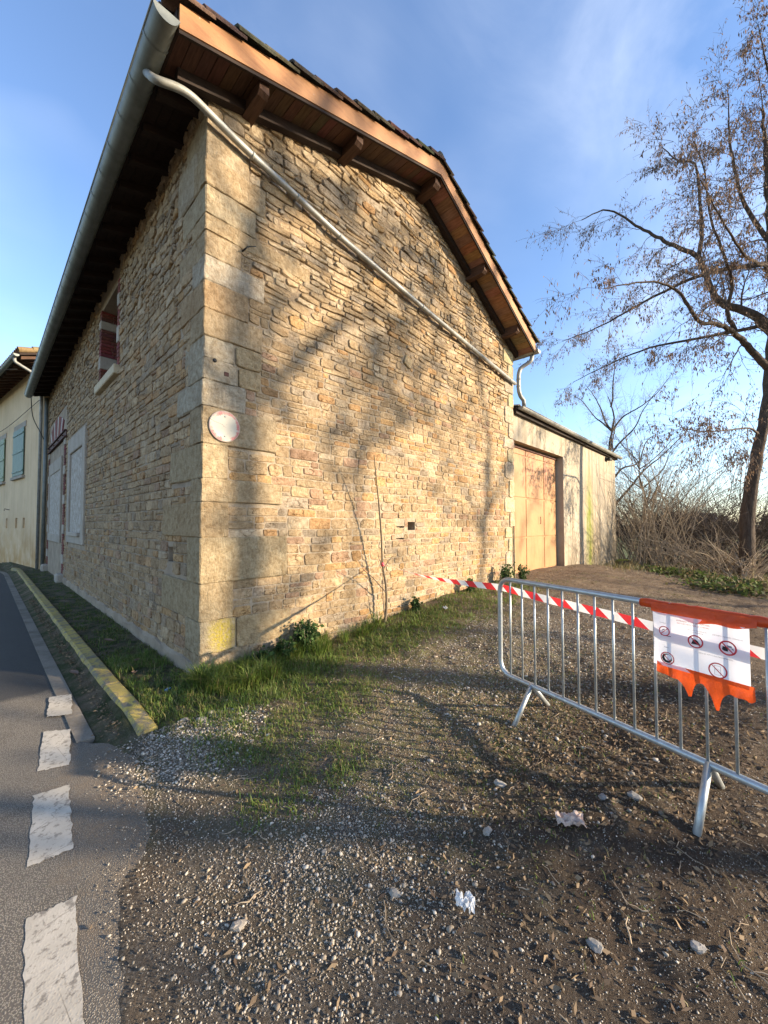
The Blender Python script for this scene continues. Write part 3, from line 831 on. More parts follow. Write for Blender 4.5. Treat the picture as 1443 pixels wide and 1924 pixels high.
# upper window: brick jamb with stone bands, sill
m = MB()
RB = (0.17, 0.050, 0.038)
def brick_stack(a0, a1, z0, z1, x0, x1, par, bands, nm='jamb_brick'):
    """courses of brick in the reveal (x from the face inwards), every brick its own block, joined per band"""
    for (b0, b1, white) in bands:
        mm = MB()
        if white: mm.bbox((x0 - .006, a0, b0 + .003), (x1, a1, b1 - .003), .008, (.50, .45, .37)); mm.build('jamb_block', M['concrete'], par); continue
        z = b0
        while z < b1 - .02:
            h = min(.066, b1 - z); xs = [x0 + rnd.uniform(-.004, .004), x0 + rnd.uniform(.16, .24), x1]
            for xa, xb in zip(xs, xs[1:]):
                mm.bbox((xa + .004, a0, z + .004), (xb - .004, a1 + rnd.uniform(-.003, .003), z + h - .004), .006, tuple(q * rnd.uniform(.75, 1.2) for q in RB))
            z += h
        mm.build(nm, M['brick'], par)
far_j = [(4.10, 4.42, 0), (4.42, 4.66, 1), (4.66, 5.18, 0), (5.18, 5.34, 1), (5.34, 5.55, 0)]
upper = empty('upper_window', (0, 0, 0), 0, house)
brick_stack(win_up[1] - .02, win_up[1] + .13, 0, 0, -0.022, 0.40, upper, far_j)
brick_stack(win_up[0] - .12, win_up[0] + .02, 0, 0, -0.022, 0.40, upper, [(4.10, 4.48, 0), (4.48, 4.75, 1), (4.75, 5.1, 0), (5.1, 5.3, 1), (5.3, 5.55, 0)])
MB().bbox((-.085, 3.50, 3.94), (0.30, 5.06, 4.095), .012).build('sill', mat('pale_sill_stone', (.52, .43, .29), .9, noise=[(9, 5, .6, (.7, .66, .6))], bump=[(40, .4, .01, 'n')]), upper)
m = MB().bbox((0.30, win_up[0] + .02, 4.10), (0.34, win_up[1] - .02, 5.5), .01)
for k in range(1, 6): m.bbox((0.285, win_up[0] + .02 + k * .2, 4.1), (0.302, win_up[0] + .035 + k * .2, 5.5), .004)
m.build('shutter_board', M['darkwood'], upper)

# blocked shop openings on the street wall
bl = empty('blocked_window', (0, 0, 0), 0, house)
a0, a1, b0, b1 = pan1
m = MB()
for q in ((a0, a0 + .30, b0, b1), (a1 - .30, a1, b0, b1), (a0 + .30, a1 - .30, b1 - .38, b1), (a0 + .30, a1 - .30, b0, b0 + .24)): m.bbox((-.05, q[0] + .001, q[2]), (.05, q[1] - .001, q[3]), .012)
m.build('surround', M['concrete'], bl)
MB().bbox((-.012, a0 + .295, b0 + .235), (.04, a1 - .295, b1 - .375), .01).build('infill_panel', M['infill'], bl)
MB().bbox((-.10, a0 + .36, b0 + .17), (-.045, a1 - .45, b0 + .26), .01).build('ledge', M['concrete'], bl)
sd = empty('blocked_doorway', (0, 0, 0), 0, house)
MB().bbox((-.012, 9.35, -.1), (.05, 12.5, 3.75), .01).build('render_infill', M['mortar2'], sd)
m = MB(); a0, a1, b0, b1 = 9.62, 12.35, .98, 3.36
for q in ((a0, a0 + .16, b0, b1), (a1 - .16, a1, b0, b1), (a0 + .16, a1 - .16, b1 - .36, b1), (a0 + .16, a1 - .16, b0, b0 + .22)): m.bbox((-.05, q[0] + .001, q[2]), (-.010, q[1] - .001, q[3]), .01)
m.build('surround', M['concrete'], sd)
MB().bbox((-.03, a0 + .155, b0 + .215), (-.012, a1 - .155, b1 - .355), .006).build('infill_panel', M['infill'], sd)
M['steel'] = mat('rusty_steel', (0.10, 0.045, 0.035), 0.8, noise=[(14, 5, .7, (.5, .45, .45))], bump=[(40, .4, .01, 'n')])
m = MB().bbox((-.075, 8.92, 3.76), (-.02, 12.72, 3.79), .004).bbox((-.075, 8.92, 3.93), (-.02, 12.72, 3.96), .004).bbox((-.04, 8.92, 3.79), (-.02, 12.72, 3.93), .004)
for k in range(4): m.tube([(-.03, 9.4 + k * .95, 3.86), (-.07, 9.4 + k * .95, 3.86)], .022, 8)
m.build('steel_lintel', M['steel'], sd)
# brick jambs
for (j0, j1) in ((9.05, 9.36), (12.48, 12.76)):
    z = 0.18; k = 0
    while z < 3.75:
        big = k % 9 == 4
        h = .24 if big else .068
        if big: MB().bbox((-.034, j0, z + .004), (.05, j1 + .03, z + h - .004), .008).build('jamb_block', M['concrete'], sd)
        else:
            mm = MB(); s = j0 + (.11 if k % 2 else .2)
            mm.bbox((-.026, j0, z + .004), (.05, s - .004, z + h - .004), .006, tuple(q * rnd.uniform(.7, 1.25) for q in RB))
            mm.bbox((-.026, s + .004, z + .004), (.05, j1, z + h - .004), .006, tuple(q * rnd.uniform(.7, 1.25) for q in RB))
            mm.build('jamb_brick', M['brick'], sd)
        z += h; k += 1
    MB().bbox((-.16, j0 - .04, -.1), (.05, j1 + .04, .20), .04).build('guard_stone', M['concrete'], sd)
# relieving arch of brick and white stone above the lintel
ca, r0, r1 = 10.9, 1.55, 2.0
for k in range(15):
    an = rad(122 - k * (64 / 14)); an2 = rad(122 - (k + .92) * (64 / 14))
    cz = 2.62; RR0, RR1 = 1.42, 1.98
    q = [(-.03, ca + 1.0 * RR0 * math.cos(a) * 1.35, cz + RR0 * math.sin(a)) for a in (an, an2)] + [(-.03, ca + RR1 * math.cos(a) * 1.35, cz + RR1 * math.sin(a)) for a in (an2, an)]
    wht = k % 4 == 1
    MB().prism(q, (.09, 0, 0), (.55, .50, .43) if wht else tuple(z * rnd.uniform(.8, 1.2) for z in (.22, .075, .055))).build('voussoir', M['brick'], sd)
MB().bbox((-.010, 9.05, 3.96), (.05, 12.76, 4.62), .005).build('tympanum', M['mortar2'], sd)

# ------------------------------------------------------------------ roof of the stone house
GY = -0.45                                  # verge
roof = empty('roof', (0, 0, 0), 0, house)
XL, XR = -0.425, 6.98
# soffit boards under the gable overhang, one by one
def slope_pt(x, up, y): 
    return (x, y, soffit(x) + up)
for side in (0, 1):
    xs = [XL, RIDGE_X] if side == 0 else [RIDGE_X, XR]
    step = 0.118 if side == 0 else 0.145
    n = int((xs[1] - xs[0]) / step); st = (xs[1] - xs[0]) / n
    for k in range(n):
        x0 = xs[0] + k * st + .003; x1 = xs[0] + (k + 1) * st - .003
        sag = rnd.uniform(-.004, .003)
        c = tuple(q * rnd.uniform(.75, 1.15) for q in ((.115, .062, .036) if side == 0 else (.30, .175, .095)))  # bounced light put into the board colour: right slope warm, left darker
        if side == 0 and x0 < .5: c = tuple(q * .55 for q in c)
        MB().prism([slope_pt(x0, sag, GY + .012), slope_pt(x1, sag, GY + .012), slope_pt(x1, .022, GY + .012), slope_pt(x0, .022, GY + .012)], (0, -GY + .0, 0), c).build('soffit_board', M['board'], roof)
# fascia (barge boards)
def rake_board(x0, x1, lo, hi, y0, y1, name, mt, par):
    m = MB(); m.prism([(x0, y0, soffit(x0) + lo), (x1, y0, soffit(x1 - 1e-6 if x1 == RIDGE_X else x1) + lo), (x1, y0, soffit(x1 - 1e-6 if x1 == RIDGE_X else x1) + hi), (x0, y0, soffit(x0) + hi)], (0, y1 - y0, 0))
    return m.build(name, mt, par)
rake_board(XL, RIDGE_X, -.012, .205, GY - .016, GY + .010, 'barge_board', M['fascia'], roof)
rake_board(RIDGE_X + .001, XR, -.012, .205, GY - .016, GY + .010, 'barge_board', M['fascia'], roof)
rake_board(XL, RIDGE_X, -.045, -.013, GY - .004, GY + .020, 'edge_moulding', M['darkwood'], roof)
rake_board(RIDGE_X + .001, XR, -.045, -.013, GY - .004, GY + .020, 'edge_moulding', M['darkwood'], roof)
# rafter laid against the wall head
rake_board(XL + .1, RIDGE_X, -.115, -.002, -.115, -.035, 'wall_rafter', M['darkwood'], roof)
rake_board(RIDGE_X + .001, XR - .1, -.115, -.002, -.115, -.035, 'wall_rafter', M['darkwood'], roof)
# purlin ends
M['purlin'] = mat('brown_purlin', (.085, .045, .028), .8, noise=[((40, 4, 40), 5, .8, (.45, .4, .36)), (5, 4, .4, (1.4, 1.3, 1.2))], bump=[((50, 5, 50), .6, .012, 'n')])
for xx in (0.40, 1.72, 3.40, 4.90, 6.28):
    w, h = (.060, .145) if xx != 3.40 else (.075, .175)
    s = soffit(xx); e = GY + .05
    m = MB(); v = []
    for (y, k) in ((0.15, 1.0), (e + .16, 1.0), (e + .05, .93), (e, .72)):
        for (dx, dz) in ((-w, -h), (w, -h), (w, 0), (-w, 0)):
            zt = soffit(xx + dx) - s
            v.append((xx + dx * (k if k > .9 else .9) + rnd.uniform(-.004, .004), y, s - .004 + (dz * k if dz else zt - .002) + (rnd.uniform(-.004, .004) if dz else 0)))
    fs = []
    for q in range(3):
        for w_ in range(4): fs.append((q * 4 + w_, q * 4 + (w_ + 1) % 4, (q + 1) * 4 + (w_ + 1) % 4, (q + 1) * 4 + w_))
    fs.append((12, 13, 14, 15)); fs.append((3, 2, 1, 0))
    m.add(v, fs); m.build('purlin', M['purlin'], roof)
# roof deck and tile field (from the street and lot only its edges show)
m = MB()
for (xa, xb) in ((XL, RIDGE_X), (RIDGE_X, XR)):
    za, zb = soffit(xa if xa != RIDGE_X else RIDGE_X), soffit(xb if xb != XR else XR)
    p = [(xa, GY + .02, za + .03), (xb, GY + .02, zb + .03), (xb, GY + .02, zb + .19), (xa, GY + .02, za + .19)]
    m.prism(p, (0, WY - GY + .25, 0))
m.build('roof_deck', M['darkwood'], roof)
TILE = [(.105, .072, .048), (.085, .062, .045), (.125, .082, .052), (.075, .066, .048), (.10, .085, .055)]
def tile_piece(x, y, sl, along, ln, wd, lift, c):
    """curved clay tile lying up the slope; lower end lifted on the tile beneath"""
    m = []; n = 5; v = []
    for q in (0, 1):
        s_ = -ln / 2 + ln * q
        for k in range(n + 1):
            a = math.pi * k / n; o = math.cos(a) * wd / 2 * (1 - .12 * (q if along > 0 else 1 - q)); hgt = math.sin(a) * wd * .30
            v.append((s_, o, hgt + (lift if (q == 0) == (along > 0) else 0)))
    v += [(p[0], p[1] * .86, p[2] - .018) for p in v[:]]
    N = 2 * (n + 1); f = []
    for k in range(n):
        f.append((k, k + 1, n + 2 + k, n + 1 + k)); f.append((N + n + 1 + k, N + n + 2 + k, N + k + 1, N + k))
        f.append((k, N + k, N + k + 1, k + 1)); f.append((n + 1 + k, n + 2 + k, N + n + 2 + k, N + n + 1 + k))
    f += [(0, n + 1, N + n + 1, N), (n, N + n, N + 2 * n + 1, 2 * n + 1)]
    ca, sa = math.cos(math.atan(sl)), math.sin(math.atan(sl))
    z0 = soffit(x) + .205
    return [(x + p[0] * ca - p[2] * sa, y + p[1], z0 + p[0] * sa + p[2] * ca) for p in v], f
for (sl, xs, pitch, along) in ((.335, (XL - .06, RIDGE_X), .30, 1), (-.462, (RIDGE_X, XR + .07), .235, -1)):
    n = int((xs[1] - xs[0]) / pitch); fld = MB()
    for k in range(n + 1):
        x = xs[0] + (k + .5) * (xs[1] - xs[0]) / (n + 1)
        c = tuple(q * rnd.uniform(.8, 1.2) for q in rnd.choice(TILE))
        v, f = tile_piece(x, GY + .015 + rnd.uniform(-.012, .012), sl, along, pitch * 1.32, .20, .035, c)
        MB().add(v, f, c).build('verge_tile', M['tile'], roof)
        for j in range(1, 74):
            c = tuple(q * rnd.uniform(.8, 1.2) for q in rnd.choice(TILE))
            v, f = tile_piece(x, GY + .015 + j * .188, sl, along, pitch * 1.32, .20, .035, c)
            fld.add(v, [q for z_, q in enumerate(f[:20]) if z_ % 4 in (0, 2)], c)
    fld.build('tile_field', M['tile'], roof)['kind'] = 'stuff'
m = MB()
for k in range(36): m.tube([(RIDGE_X, GY - .02 + k * .38, 7.27), (RIDGE_X, GY + .40 + k * .38, 7.285)], [.10, .088], 10, rnd.choice(TILE))
m.build('ridge_tile', M['tile'], roof)['kind'] = 'stuff'

# street eave: fascia, boards and rafters
m = MB().box((XL - .012, GY + .02, 5.735), (XL + .014, WY + .10, 5.93)); m.build('eave_fascia', M['darkwood'], roof)
for k in range(27):
    y = .16 + k * .49
    m = MB(); m.prism([(XL + .016, y, soffit(XL) - .08), (0.0, y, soffit(0) - .10), (0.0, y, soffit(0) + .02), (XL + .016, y, soffit(XL) + .02)], (0, .085, 0)); m.build('rafter_end', M['darkwood'], roof)
for k in range(4):
    x0 = XL + .016 + k * .103; x1 = x0 + .099
    m = MB(); m.prism([(x0, .0, soffit(x0) + .004), (x1, .0, soffit(x1) + .004), (x1, .0, soffit(x1) + .024), (x0, .0, soffit(x0) + .024)], (0, WY + .05, 0)); m.build('eave_board', M['darkwood'], roof)
# half-round gutters with seams
def gutter(p0, p1, r, par, seam=0.5, open_end=True, mt='zinc'):
    p0, p1 = Vector(p0), Vector(p1); d = (p1 - p0).normalized(); sd_ = d.cross(Vector((0, 0, 1))).normalized(); up = sd_.cross(d)
    n = 12; m = MB()
    for rr, flip in ((r, False), (r - .006, True)):
        v = []
        for P in (p0, p1):
            for k in range(n + 1):
                a = math.pi + math.pi * k / n; v.append(P + sd_ * math.cos(a) * rr + up * math.sin(a) * rr)
        f = [(k, k + 1, n + 2 + k, n + 1 + k) for k in range(n)]
        m.add(v, f if not flip else [q[::-1] for q in f], sm=True)
    for sgn in (-1, 1): m.tube([p0 + sd_ * sgn * (r + .002), p1 + sd_ * sgn * (r + .002)], .009, 6)
    for P, dd in ((p0, -1), (p1, 1)):
        v = [P + sd_ * math.cos(math.pi + math.pi * k / n) * (r + .002) + up * math.sin(math.pi + math.pi * k / n) * (r + .002) for k in range(n + 1)]
        m.prism([tuple(q) for q in v], tuple(d * .006 * dd))
    g = m.build('gutter', M[mt], par)
    L_ = (p1 - p0).length; k = seam * .6
    while k < L_:
        mm = MB(); v = []
        for t_ in (k - .012, k + .012):
            P = p0 + d * t_
            for q in range(n + 1):
                a = math.pi + math.pi * q / n; v.append(P + sd_ * math.cos(a) * (r + .005) + up * math.sin(a) * (r + .005))
        mm.add(v, [(q, q + 1, n + 2 + q, n + 1 + q) for q in range(n)], sm=True)
        mm.build('gutter_bracket', M[mt], g); k += seam
    return g
GZ = 5.755
gutter((-.532, GY - .03, GZ), (-.532, WY + .02, GZ - .03), .098, house, .46, mt='zinc_dark')
gutter((7.075, GY - .06, 5.40), (7.075, WY, 5.37), .075, house, .6)
# main downpipe across the gable
path = [(-.532, .06, GZ - .085), (-.50, -.06, GZ - .22), (-.25, -.115, 5.60), (.36, -.088, 5.48), (1.65, -.088, 5.245), (3.38, -.088, 5.025), (6.76, -.088, 4.655)]
dp = MB().tube(fillet(path, .12, 5), .036, 14).build('downpipe', M['zinc'], house)
def ring(p, d, r, w, par, name='pipe_clip', mt='zinc'):
    p, d = Vector(p), Vector(d).normalized()
    o = MB().tube([p - d * w, p + d * w], r, 14).build(name, M[mt], par); return o
for t_, (A, B) in ((.0, (3, 4)), (.999, (3, 4)), (.999, (4, 5)), (.45, (5, 6)), (.92, (5, 6)), (.5, (3, 4))):
    a, b = Vector(path[A]), Vector(path[B]); q = a.lerp(b, t_ if t_ > 0 else .06)
    ring(q, b - a, .042, .012, dp)
    MB().box((q.x - .008, q.y + .03, q.z - .012), (q.x + .008, 0.02, q.z + .012)).build('pipe_bracket', M['zinc'], dp)
sw = [(7.075, -.35, 5.32), (7.07, -.33, 5.20), (6.96, -.12, 5.06), (6.93, -.09, 4.90), (6.93, -.09, 4.55), (7.00, -.10, 4.42), (7.10, -.13, 4.36), (7.12, -.13, 4.22)]
MB().tube(fillet(sw, .07, 4), .045, 14).build('swan_neck_pipe', M['zinc'], house)
for q in ((6.93, -.09, 4.80), (6.93, -.09, 4.64)): ring(q, (0, 0, 1), .051, .012, house)
# small downpipe, thin rod by the barn joint and loose cable at the far corner
MB().tube([(-.09, WY - .10, 5.7), (-.09, WY - .10, -.05)], .05, 12).build('downpipe', M['zinc_dark'], house)
cb = smooth_path([(-.50, WY - .4, 5.62), (-.42, WY - .1, 5.0), (-.22, WY - .12, 4.5), (-.14, WY - .12, 4.3)], 6)
M['cable'] = mat('black_cable', (.02, .02, .02), .7)
MB().tube(cb, .012, 6).build('cable', M['cable'], house)
MB().tube([(6.70, -.05, .2), (6.70, -.05, 1.45)], .014, 8).build('iron_rod', M['cable'], house)
MB().tube([(.36, -.03, 4.40), (.39, -.09, 4.44), (.47, -.12, 4.47)], [.010, .008, .004], 6).tube([(.40, -.09, 4.44), (.36, -.12, 4.40)], [.007, .004], 6).build('iron_hook', M['cable'], house)
# black disc standing for a drilled hole's shade, and iron plate, in corner blocks
MB().tube([(.085, -.040, 3.14), (.085, -.01, 3.14)], .020, 12).build('hole_dark_disc', M['cable'], house)
MB().bbox((.18, -.040, 3.01), (.23, -.01, 3.055), .004).build('iron_plate', M['steel'], house)

# round faded sign on the corner block
t = NT('faded_sign_face', .45, .4)
X = t.xyz(); dx = t.math('SUBTRACT', X[0], 0.0); dz = t.math('SUBTRACT', X[2], 0.0)
d = t.math('SQRT', t.math('ADD', t.math('MULTIPLY', dx, dx), t.math('MULTIPLY', dz, dz)))
edge_m = t.rng(t.math('ADD', d, t.math('MULTIPLY', t.math('SUBTRACT', t.noise(16, 6, .7), .5), .09)), .120, .128)
edge_m = t.math('MULTIPLY', edge_m, t.rng(t.noise(7, 4), .42, .56))
c = t.mix(edge_m, t.mix(t.noise(6, 5), (.45, .415, .33), (.38, .35, .28)), (.36, .06, .06))
c = t.mix(t.math('MULTIPLY', t.rng(d, .151, .154), .9), c, (.42, .36, .31))
ck = t.rng(t.math('ABSOLUTE', t.math('ADD', t.math('ADD', dz, t.math('MULTIPLY', dx, .35)), t.math('MULTIPLY', t.math('SUBTRACT', t.noise(22, 4), .5), .06))), .0035, .0015)
c = t.mix(t.math('MULTIPLY', ck, t.rng(dx, .02, -.02)), c, (.16, .09, .07))
tx = t.rng(t.noise((90, 1, 16), 3, .6), .60, .66)
for zz in (.075, .022, -.035):
    ln = t.math('MULTIPLY', t.rng(t.math('ABSOLUTE', t.math('SUBTRACT', dz, zz)), .006, .003), t.rng(t.math('ABSOLUTE', dx), .085, .075))
    c = t.mix(t.math('MULTIPLY', ln, t.math('MULTIPLY', tx, .8)), c, (.22, .22, .20))
M['sign'] = t.done(c)
m = MB(); n = 48; v = []
for (r, y) in ((.150, .0), (.158, -.004), (.158, -.012), (.150, -.016)):
    for k in range(n):
        v.append((r * math.cos(2 * math.pi * k / n), y, r * math.sin(2 * math.pi * k / n)))
fs = [tuple(range(n)), tuple(3 * n + k for k in range(n))[::-1]]
for q in range(3):
    for k in range(n): fs.append((q * n + k, (q + 1) * n + k, (q + 1) * n + (k + 1) % n, q * n + (k + 1) % n))
m.add(v, fs)
sg = m.build('round_sign', M['sign'])
sg.location = (.19, -.034, 2.488)
tag(sg, 'round white sign with flaking red rim fixed to the stone corner', 'sign')
MB().tube([(.0, -.005, .10), (.0, -.021, .10)], .008, 8).build('screw', M['galv'], sg)
MB().tube([(.0, -.005, -.10), (.0, -.021, -.10)], .008, 8).build('screw', M['galv'], sg)
# ------------------------------------------------------------------ rendered barn
barn = empty('rendered_barn', (11.3, 0.03, 0))
tag(barn, 'low cream rendered barn with wide peach sliding door beside the stone gable', 'building')
BX0, BX1, BY = 6.84 - 11.3, 15.87 - 11.3, 0.0
DX0, DX1, DZ0, DZ1 = 6.885 - 11.3, 10.08 - 11.3, 0.26, 3.43
t = NT('cream_render', .93, .15)
X = t.xyz()
c = t.mix(t.rng(t.noise(0.9, 5), .36, .64), (.40, .345, .265), (.33, .285, .22))
c = t.mix(t.rng(t.noise((5.5, 1, .35), 6, .65), .46, .66, 0, .8), c, (.60, .54, .46), 'MULTIPLY')
c = t.mix(t.rng(t.noise(34, 5, .7), .5, .7, 0, .4), c, (.7, .66, .6), 'MULTIPLY')
wet = t.math('MULTIPLY', t.rng(X[2], 1.3, -.2), t.rng(t.noise((3, 1, 1.5), 5), .35, .6))
c = t.mix(t.math('MULTIPLY', wet, .6), c, (.50, .42, .30), 'MULTIPLY')
al = t.math('MULTIPLY', t.blob(1.18, 1.05, .34, 1.75, (0, 2), .6, .9, 3.5), t.rng(t.noise((7, 1, .8), 6, .7), .30, .52))
c = t.mix(al, c, t.mix(t.noise(20, 4), (.12, .145, .02), (.22, .25, .04)))
al2 = t.math('MULTIPLY', t.blob(1.75, .9, .45, 1.5, (0, 2), .6, .9, 3.0), t.rng(t.noise((9, 1, .7), 5, .7), .45, .62))
c = t.mix(t.math('MULTIPLY', al2, .6), c, (.36, .24, .10))
M['render'] = t.done(c, t.bump(t.noise(45, 6, .7), .5, .012, t.bump(t.noise(5, 4), .25, .03)))
m = MB()
wall_sheet(gable_map, False, BX0, BX1, -1.2, 4.10, [(DX0, DX1, DZ0, DZ1)], 0.0, [.24], m)
m.add([(BX1, 0, -1.2), (BX1, 8, -1.2), (BX1, 8, 5.4), (BX1, 0, 4.10)], [(0, 1, 2, 3)])
m.add([(BX0, 8, -1.2), (BX1, 8, -1.2), (BX1, 8, 5.4), (BX0, 8, 5.4)], [(3, 2, 1, 0)])
m.build('wall', M['render'], barn)
t = NT('painted_steel_door', .6, .35)
X = t.xyz()
c = t.mix(t.rng(t.noise(1.6, 5), .36, .64), (.40, .21, .088), (.35, .18, .076))
c = t.mix(t.rng(t.noise((4, 1, .8), 6, .7), .52, .70, 0, .6), c, (.74, .62, .50), 'MULTIPLY')
rs = t.math('MULTIPLY', t.rng(X[2], 2.1, 3.35), t.rng(t.noise((6, 1, 1.3), 7, .72, .5), .47, .62))
c = t.mix(t.math('MULTIPLY', rs, .75), c, (.27, .085, .06))
rs2 = t.rng(t.noise(3.4, 7, .75), .64, .70)
c = t.mix(t.math('MULTIPLY', rs2, .5), c, (.33, .15, .08))
M['door'] = t.done(c, t.bump(t.noise(3.0, 3), .35, .03))
door = MB().bbox((DX0 - .02, .205, DZ0 + .02), (DX1 - .03, .232, DZ1 - .04), .004).build('sliding_door', M['door'], barn)
xs = [DX0 + .0, DX0 + (DX1 - DX0) * .34, DX0 + (DX1 - DX0) * .70, DX1 - .05]; zs = [DZ0 + .04, 1.16, 2.14, 3.19, DZ1 - .06]
for a, b in zip(xs, xs[1:]):
    for p, q in zip(zs, zs[1:]):
        MB().bbox((a + .022, .192, p + .018), (b - .022, .207, q - .018), .006).build('door_panel', M['door'], door)
MB().bbox((DX0 - .02, .16, DZ1 - .085), (DX1 + .0, .204, DZ1 - .045), .005).build('door_rail', M['steel'], door)
MB().tube([(DX0 + 1.9, .17, 1.5), (DX0 + 1.9, .15, 1.5), (DX0 + 1.9, .15, 1.68), (DX0 + 1.9, .17, 1.68)], .009, 6).build('door_handle', M['steel'], door)
M['fibre'] = mat('fibre_cement_sheet', (.20, .185, .165), .95, noise=[(5, 5, .7, (.55, .56, .45)), (30, 4, .5, (.7, .7, .66))], bump=[(40, .5, .01, 'n')])
m = MB(); n = int((BX1 - BX0 + .3) / .0885); v = []
for k in range(n + 1):
    x = BX0 - .02 + k * .0885; w = .026 * math.sin(k * math.pi)
    w = .024 if k % 2 else -.024
    v += [(x, -.16, 4.195 + w), (x, 8.2, 5.53 + w), (x, -.16, 4.183 + w), (x, 8.2, 5.518 + w)]
f = []
for k in range(n):
    a = k * 4; b = a + 4; f += [(a, b, b + 1, a + 1), (a + 2, a + 3, b + 3, b + 2), (a, a + 2, b + 2, b)]
m.add(v, f); m.build('roof_sheet', M['fibre'], barn)
MB().box((BX0 + .02, -.09, 4.02), (BX1 + .05, -.002, 4.15)).build('eave_board', M['darkwood'], barn)
gutter((BX0 + .08, -.17, 4.165), (BX1 + .16, -.17, 4.12), .07, barn, .62)
MB().bbox((14.50 - 11.3, -.16, 3.86), (14.80 - 11.3, -.02, 3.95), .012).bbox((14.46 - 11.3, -.06, 3.84), (14.52 - 11.3, .01, 3.98), .008).build('lamp_bracket', M['cable'], barn)
m = MB().bbox((DX0 - .05, -.75, .10), (DX1 + .15, .20, .255), .02)
m.build('door_sill', mat('cement_apron', (.33, .29, .22), .95, noise=[(3, 5, .8, (.5, .45, .38))], bump=[(30, .6, .02, 'n')]), barn)

# ------------------------------------------------------------------ neighbouring house up the street
nb = empty('neighbour_house', (-0.14, 13.22, 0), rad(7.4))
tag(nb, 'cream rendered house with green shutters and deep rafter eaves up the street', 'house')
t = NT('old_cream_plaster', .92, .15)
X = t.xyz()
c = t.mix(t.rng(t.noise(0.8, 5), .36, .64), (.72, .54, .335), (.63, .465, .285))
c = t.mix(t.rng(t.noise((1, 5, .5), 6, .65), .50, .68, 0, .5), c, (.74, .66, .56), 'MULTIPLY')
c = t.mix(t.math('MULTIPLY', t.rng(X[2], 2.0, -.1), t.rng(t.noise(1.8, 5), .34, .6)), c, (.74, .58, .36), 'MULTIPLY')
M['plaster'] = t.done(c, t.bump(t.noise(14, 6, .7), .5, .03))
vents = [(2.15, 2.45, 1.34, 1.72), (3.3, 3.62, 1.33, 1.72), (4.95, 5.28, 1.32, 1.72)]
m = MB()
wall_sheet(left_map, True, 0, 13, -.4, 7.05, vents, 0.0, [.22] * 3, m)
m.add([(0, 0, -.4), (8, 0, -.4), (8, 0, 7.05), (4, 0, 8.6), (0, 0, 7.05)], [(0, 1, 2, 3, 4)])
m.add([(0, 13, -.4), (8, 13, -.4), (8, 13, 7.05), (4, 13, 8.6), (0, 13, 7.05)], [(4, 3, 2, 1, 0)])
m.build('wall', M['plaster'], nb)
M['shutter'] = mat('green_shutter_paint', (.135, .205, .165), .6, noise=[(5, 5, .5, (.75, .75, .7)), ((30, 30, 3), 4, .4, (.8, .8, .78))], bump=[(30, .2, .006, 'n')])
M['shutter2'] = mat('olive_shutter_paint', (.17, .225, .13), .6, noise=[(5, 5, .5, (.75, .75, .7))], bump=[(30, .2, .006, 'n')])
for (y0, y1, z0, z1, mt) in ((2.40, 4.05, 3.34, 5.12, 'shutter'), (5.65, 7.3, 3.30, 5.10, 'shutter2'), (8.9, 10.5, 3.30, 5.10, 'shutter2')):
    w = empty('window', (0, 0, 0), 0, nb)
    k = 8; st = (y1 - y0) / k
    for i in range(k): MB().bbox((-.055, y0 + i * st + .003, z0), (-.025, y0 + (i + 1) * st - .003, z1), .005).build('shutter_plank', M[mt], w)
    for zz in (z0 + .16, (z0 + z1) / 2, z1 - .2):
        for (a, b) in ((y0 + .02, (y0 + y1) / 2 - .02), ((y0 + y1) / 2 + .02, y1 - .02)):
            MB().bbox((-.075, a, zz - .035), (-.055, b, zz + .035), .006).build('batten', M[mt], w)
    MB().bbox((-.10, y0 - .08, z0 - .14), (.02, y1 + .08, z0 - .03), .01).build('sill', M['concrete'], w)
    MB().bbox((-.02, y0 - .12, z1 + .01), (.01, y1 + .12, z1 + .22), .004).build('lintel', M['concrete'], w)
m = MB()
for xx, zz in ((-.62, 6.86), (4.0, 8.62)): pass
m.prism([(-.66, -.12, 6.93), (4.0, -.12, 8.62), (4.0, -.12, 8.70), (-.66, -.12, 7.01)], (0, 13.3, 0)); m.prism([(4.001, -.12, 8.62), (8.6, -.12, 6.93), (8.6, -.12, 7.01), (4.001, -.12, 8.70)], (0, 13.3, 0))
nroof = m.build('roof', M['darkwood'], nb)
for k in range(26):
    y = .0 + k * .52
    MB().prism([(-.60, y, 6.84), (0.02, y, 7.06), (0.02, y, 7.14), (-.60, y, 6.94)], (0, .09, 0)).build('rafter_end', M['purlin'], nroof)
fld = MB()
for j in range(62):
    for k in range(13):
        x = -.60 + k * .36; z = 7.02 + (x + .66) * .3627
        fld.tube([(x - .10, -.1 + j * .21, z + .05), (x + .30, -.1 + j * .21, z + .165)], [.10, .085], 8, tuple(q * rnd.uniform(.8, 1.25) for q in (.26, .15, .09)), cap=False)
fld.build('roof_tile', M['tile'], nroof)['kind'] = 'stuff'
gutter((-.73, -.10, 6.95), (-.73, 13.2, 6.92), .075, nb, 1.0, mt='zinc_dark')
MB().tube(fillet([(-.73, .16, 6.88), (-.72, .16, 6.76), (-.30, .10, 6.52), (-.06, .06, 6.35), (-.06, .06, 0)], .1, 4), .045, 10).build('downpipe', M['zinc'], nb)
MB().tube([(-.01, 4.6, 2.06), (-.16, 4.6, 2.10), (-.16, 4.6, 2.02)], .014, 6).build('shutter_stay', M['cable'], nb)
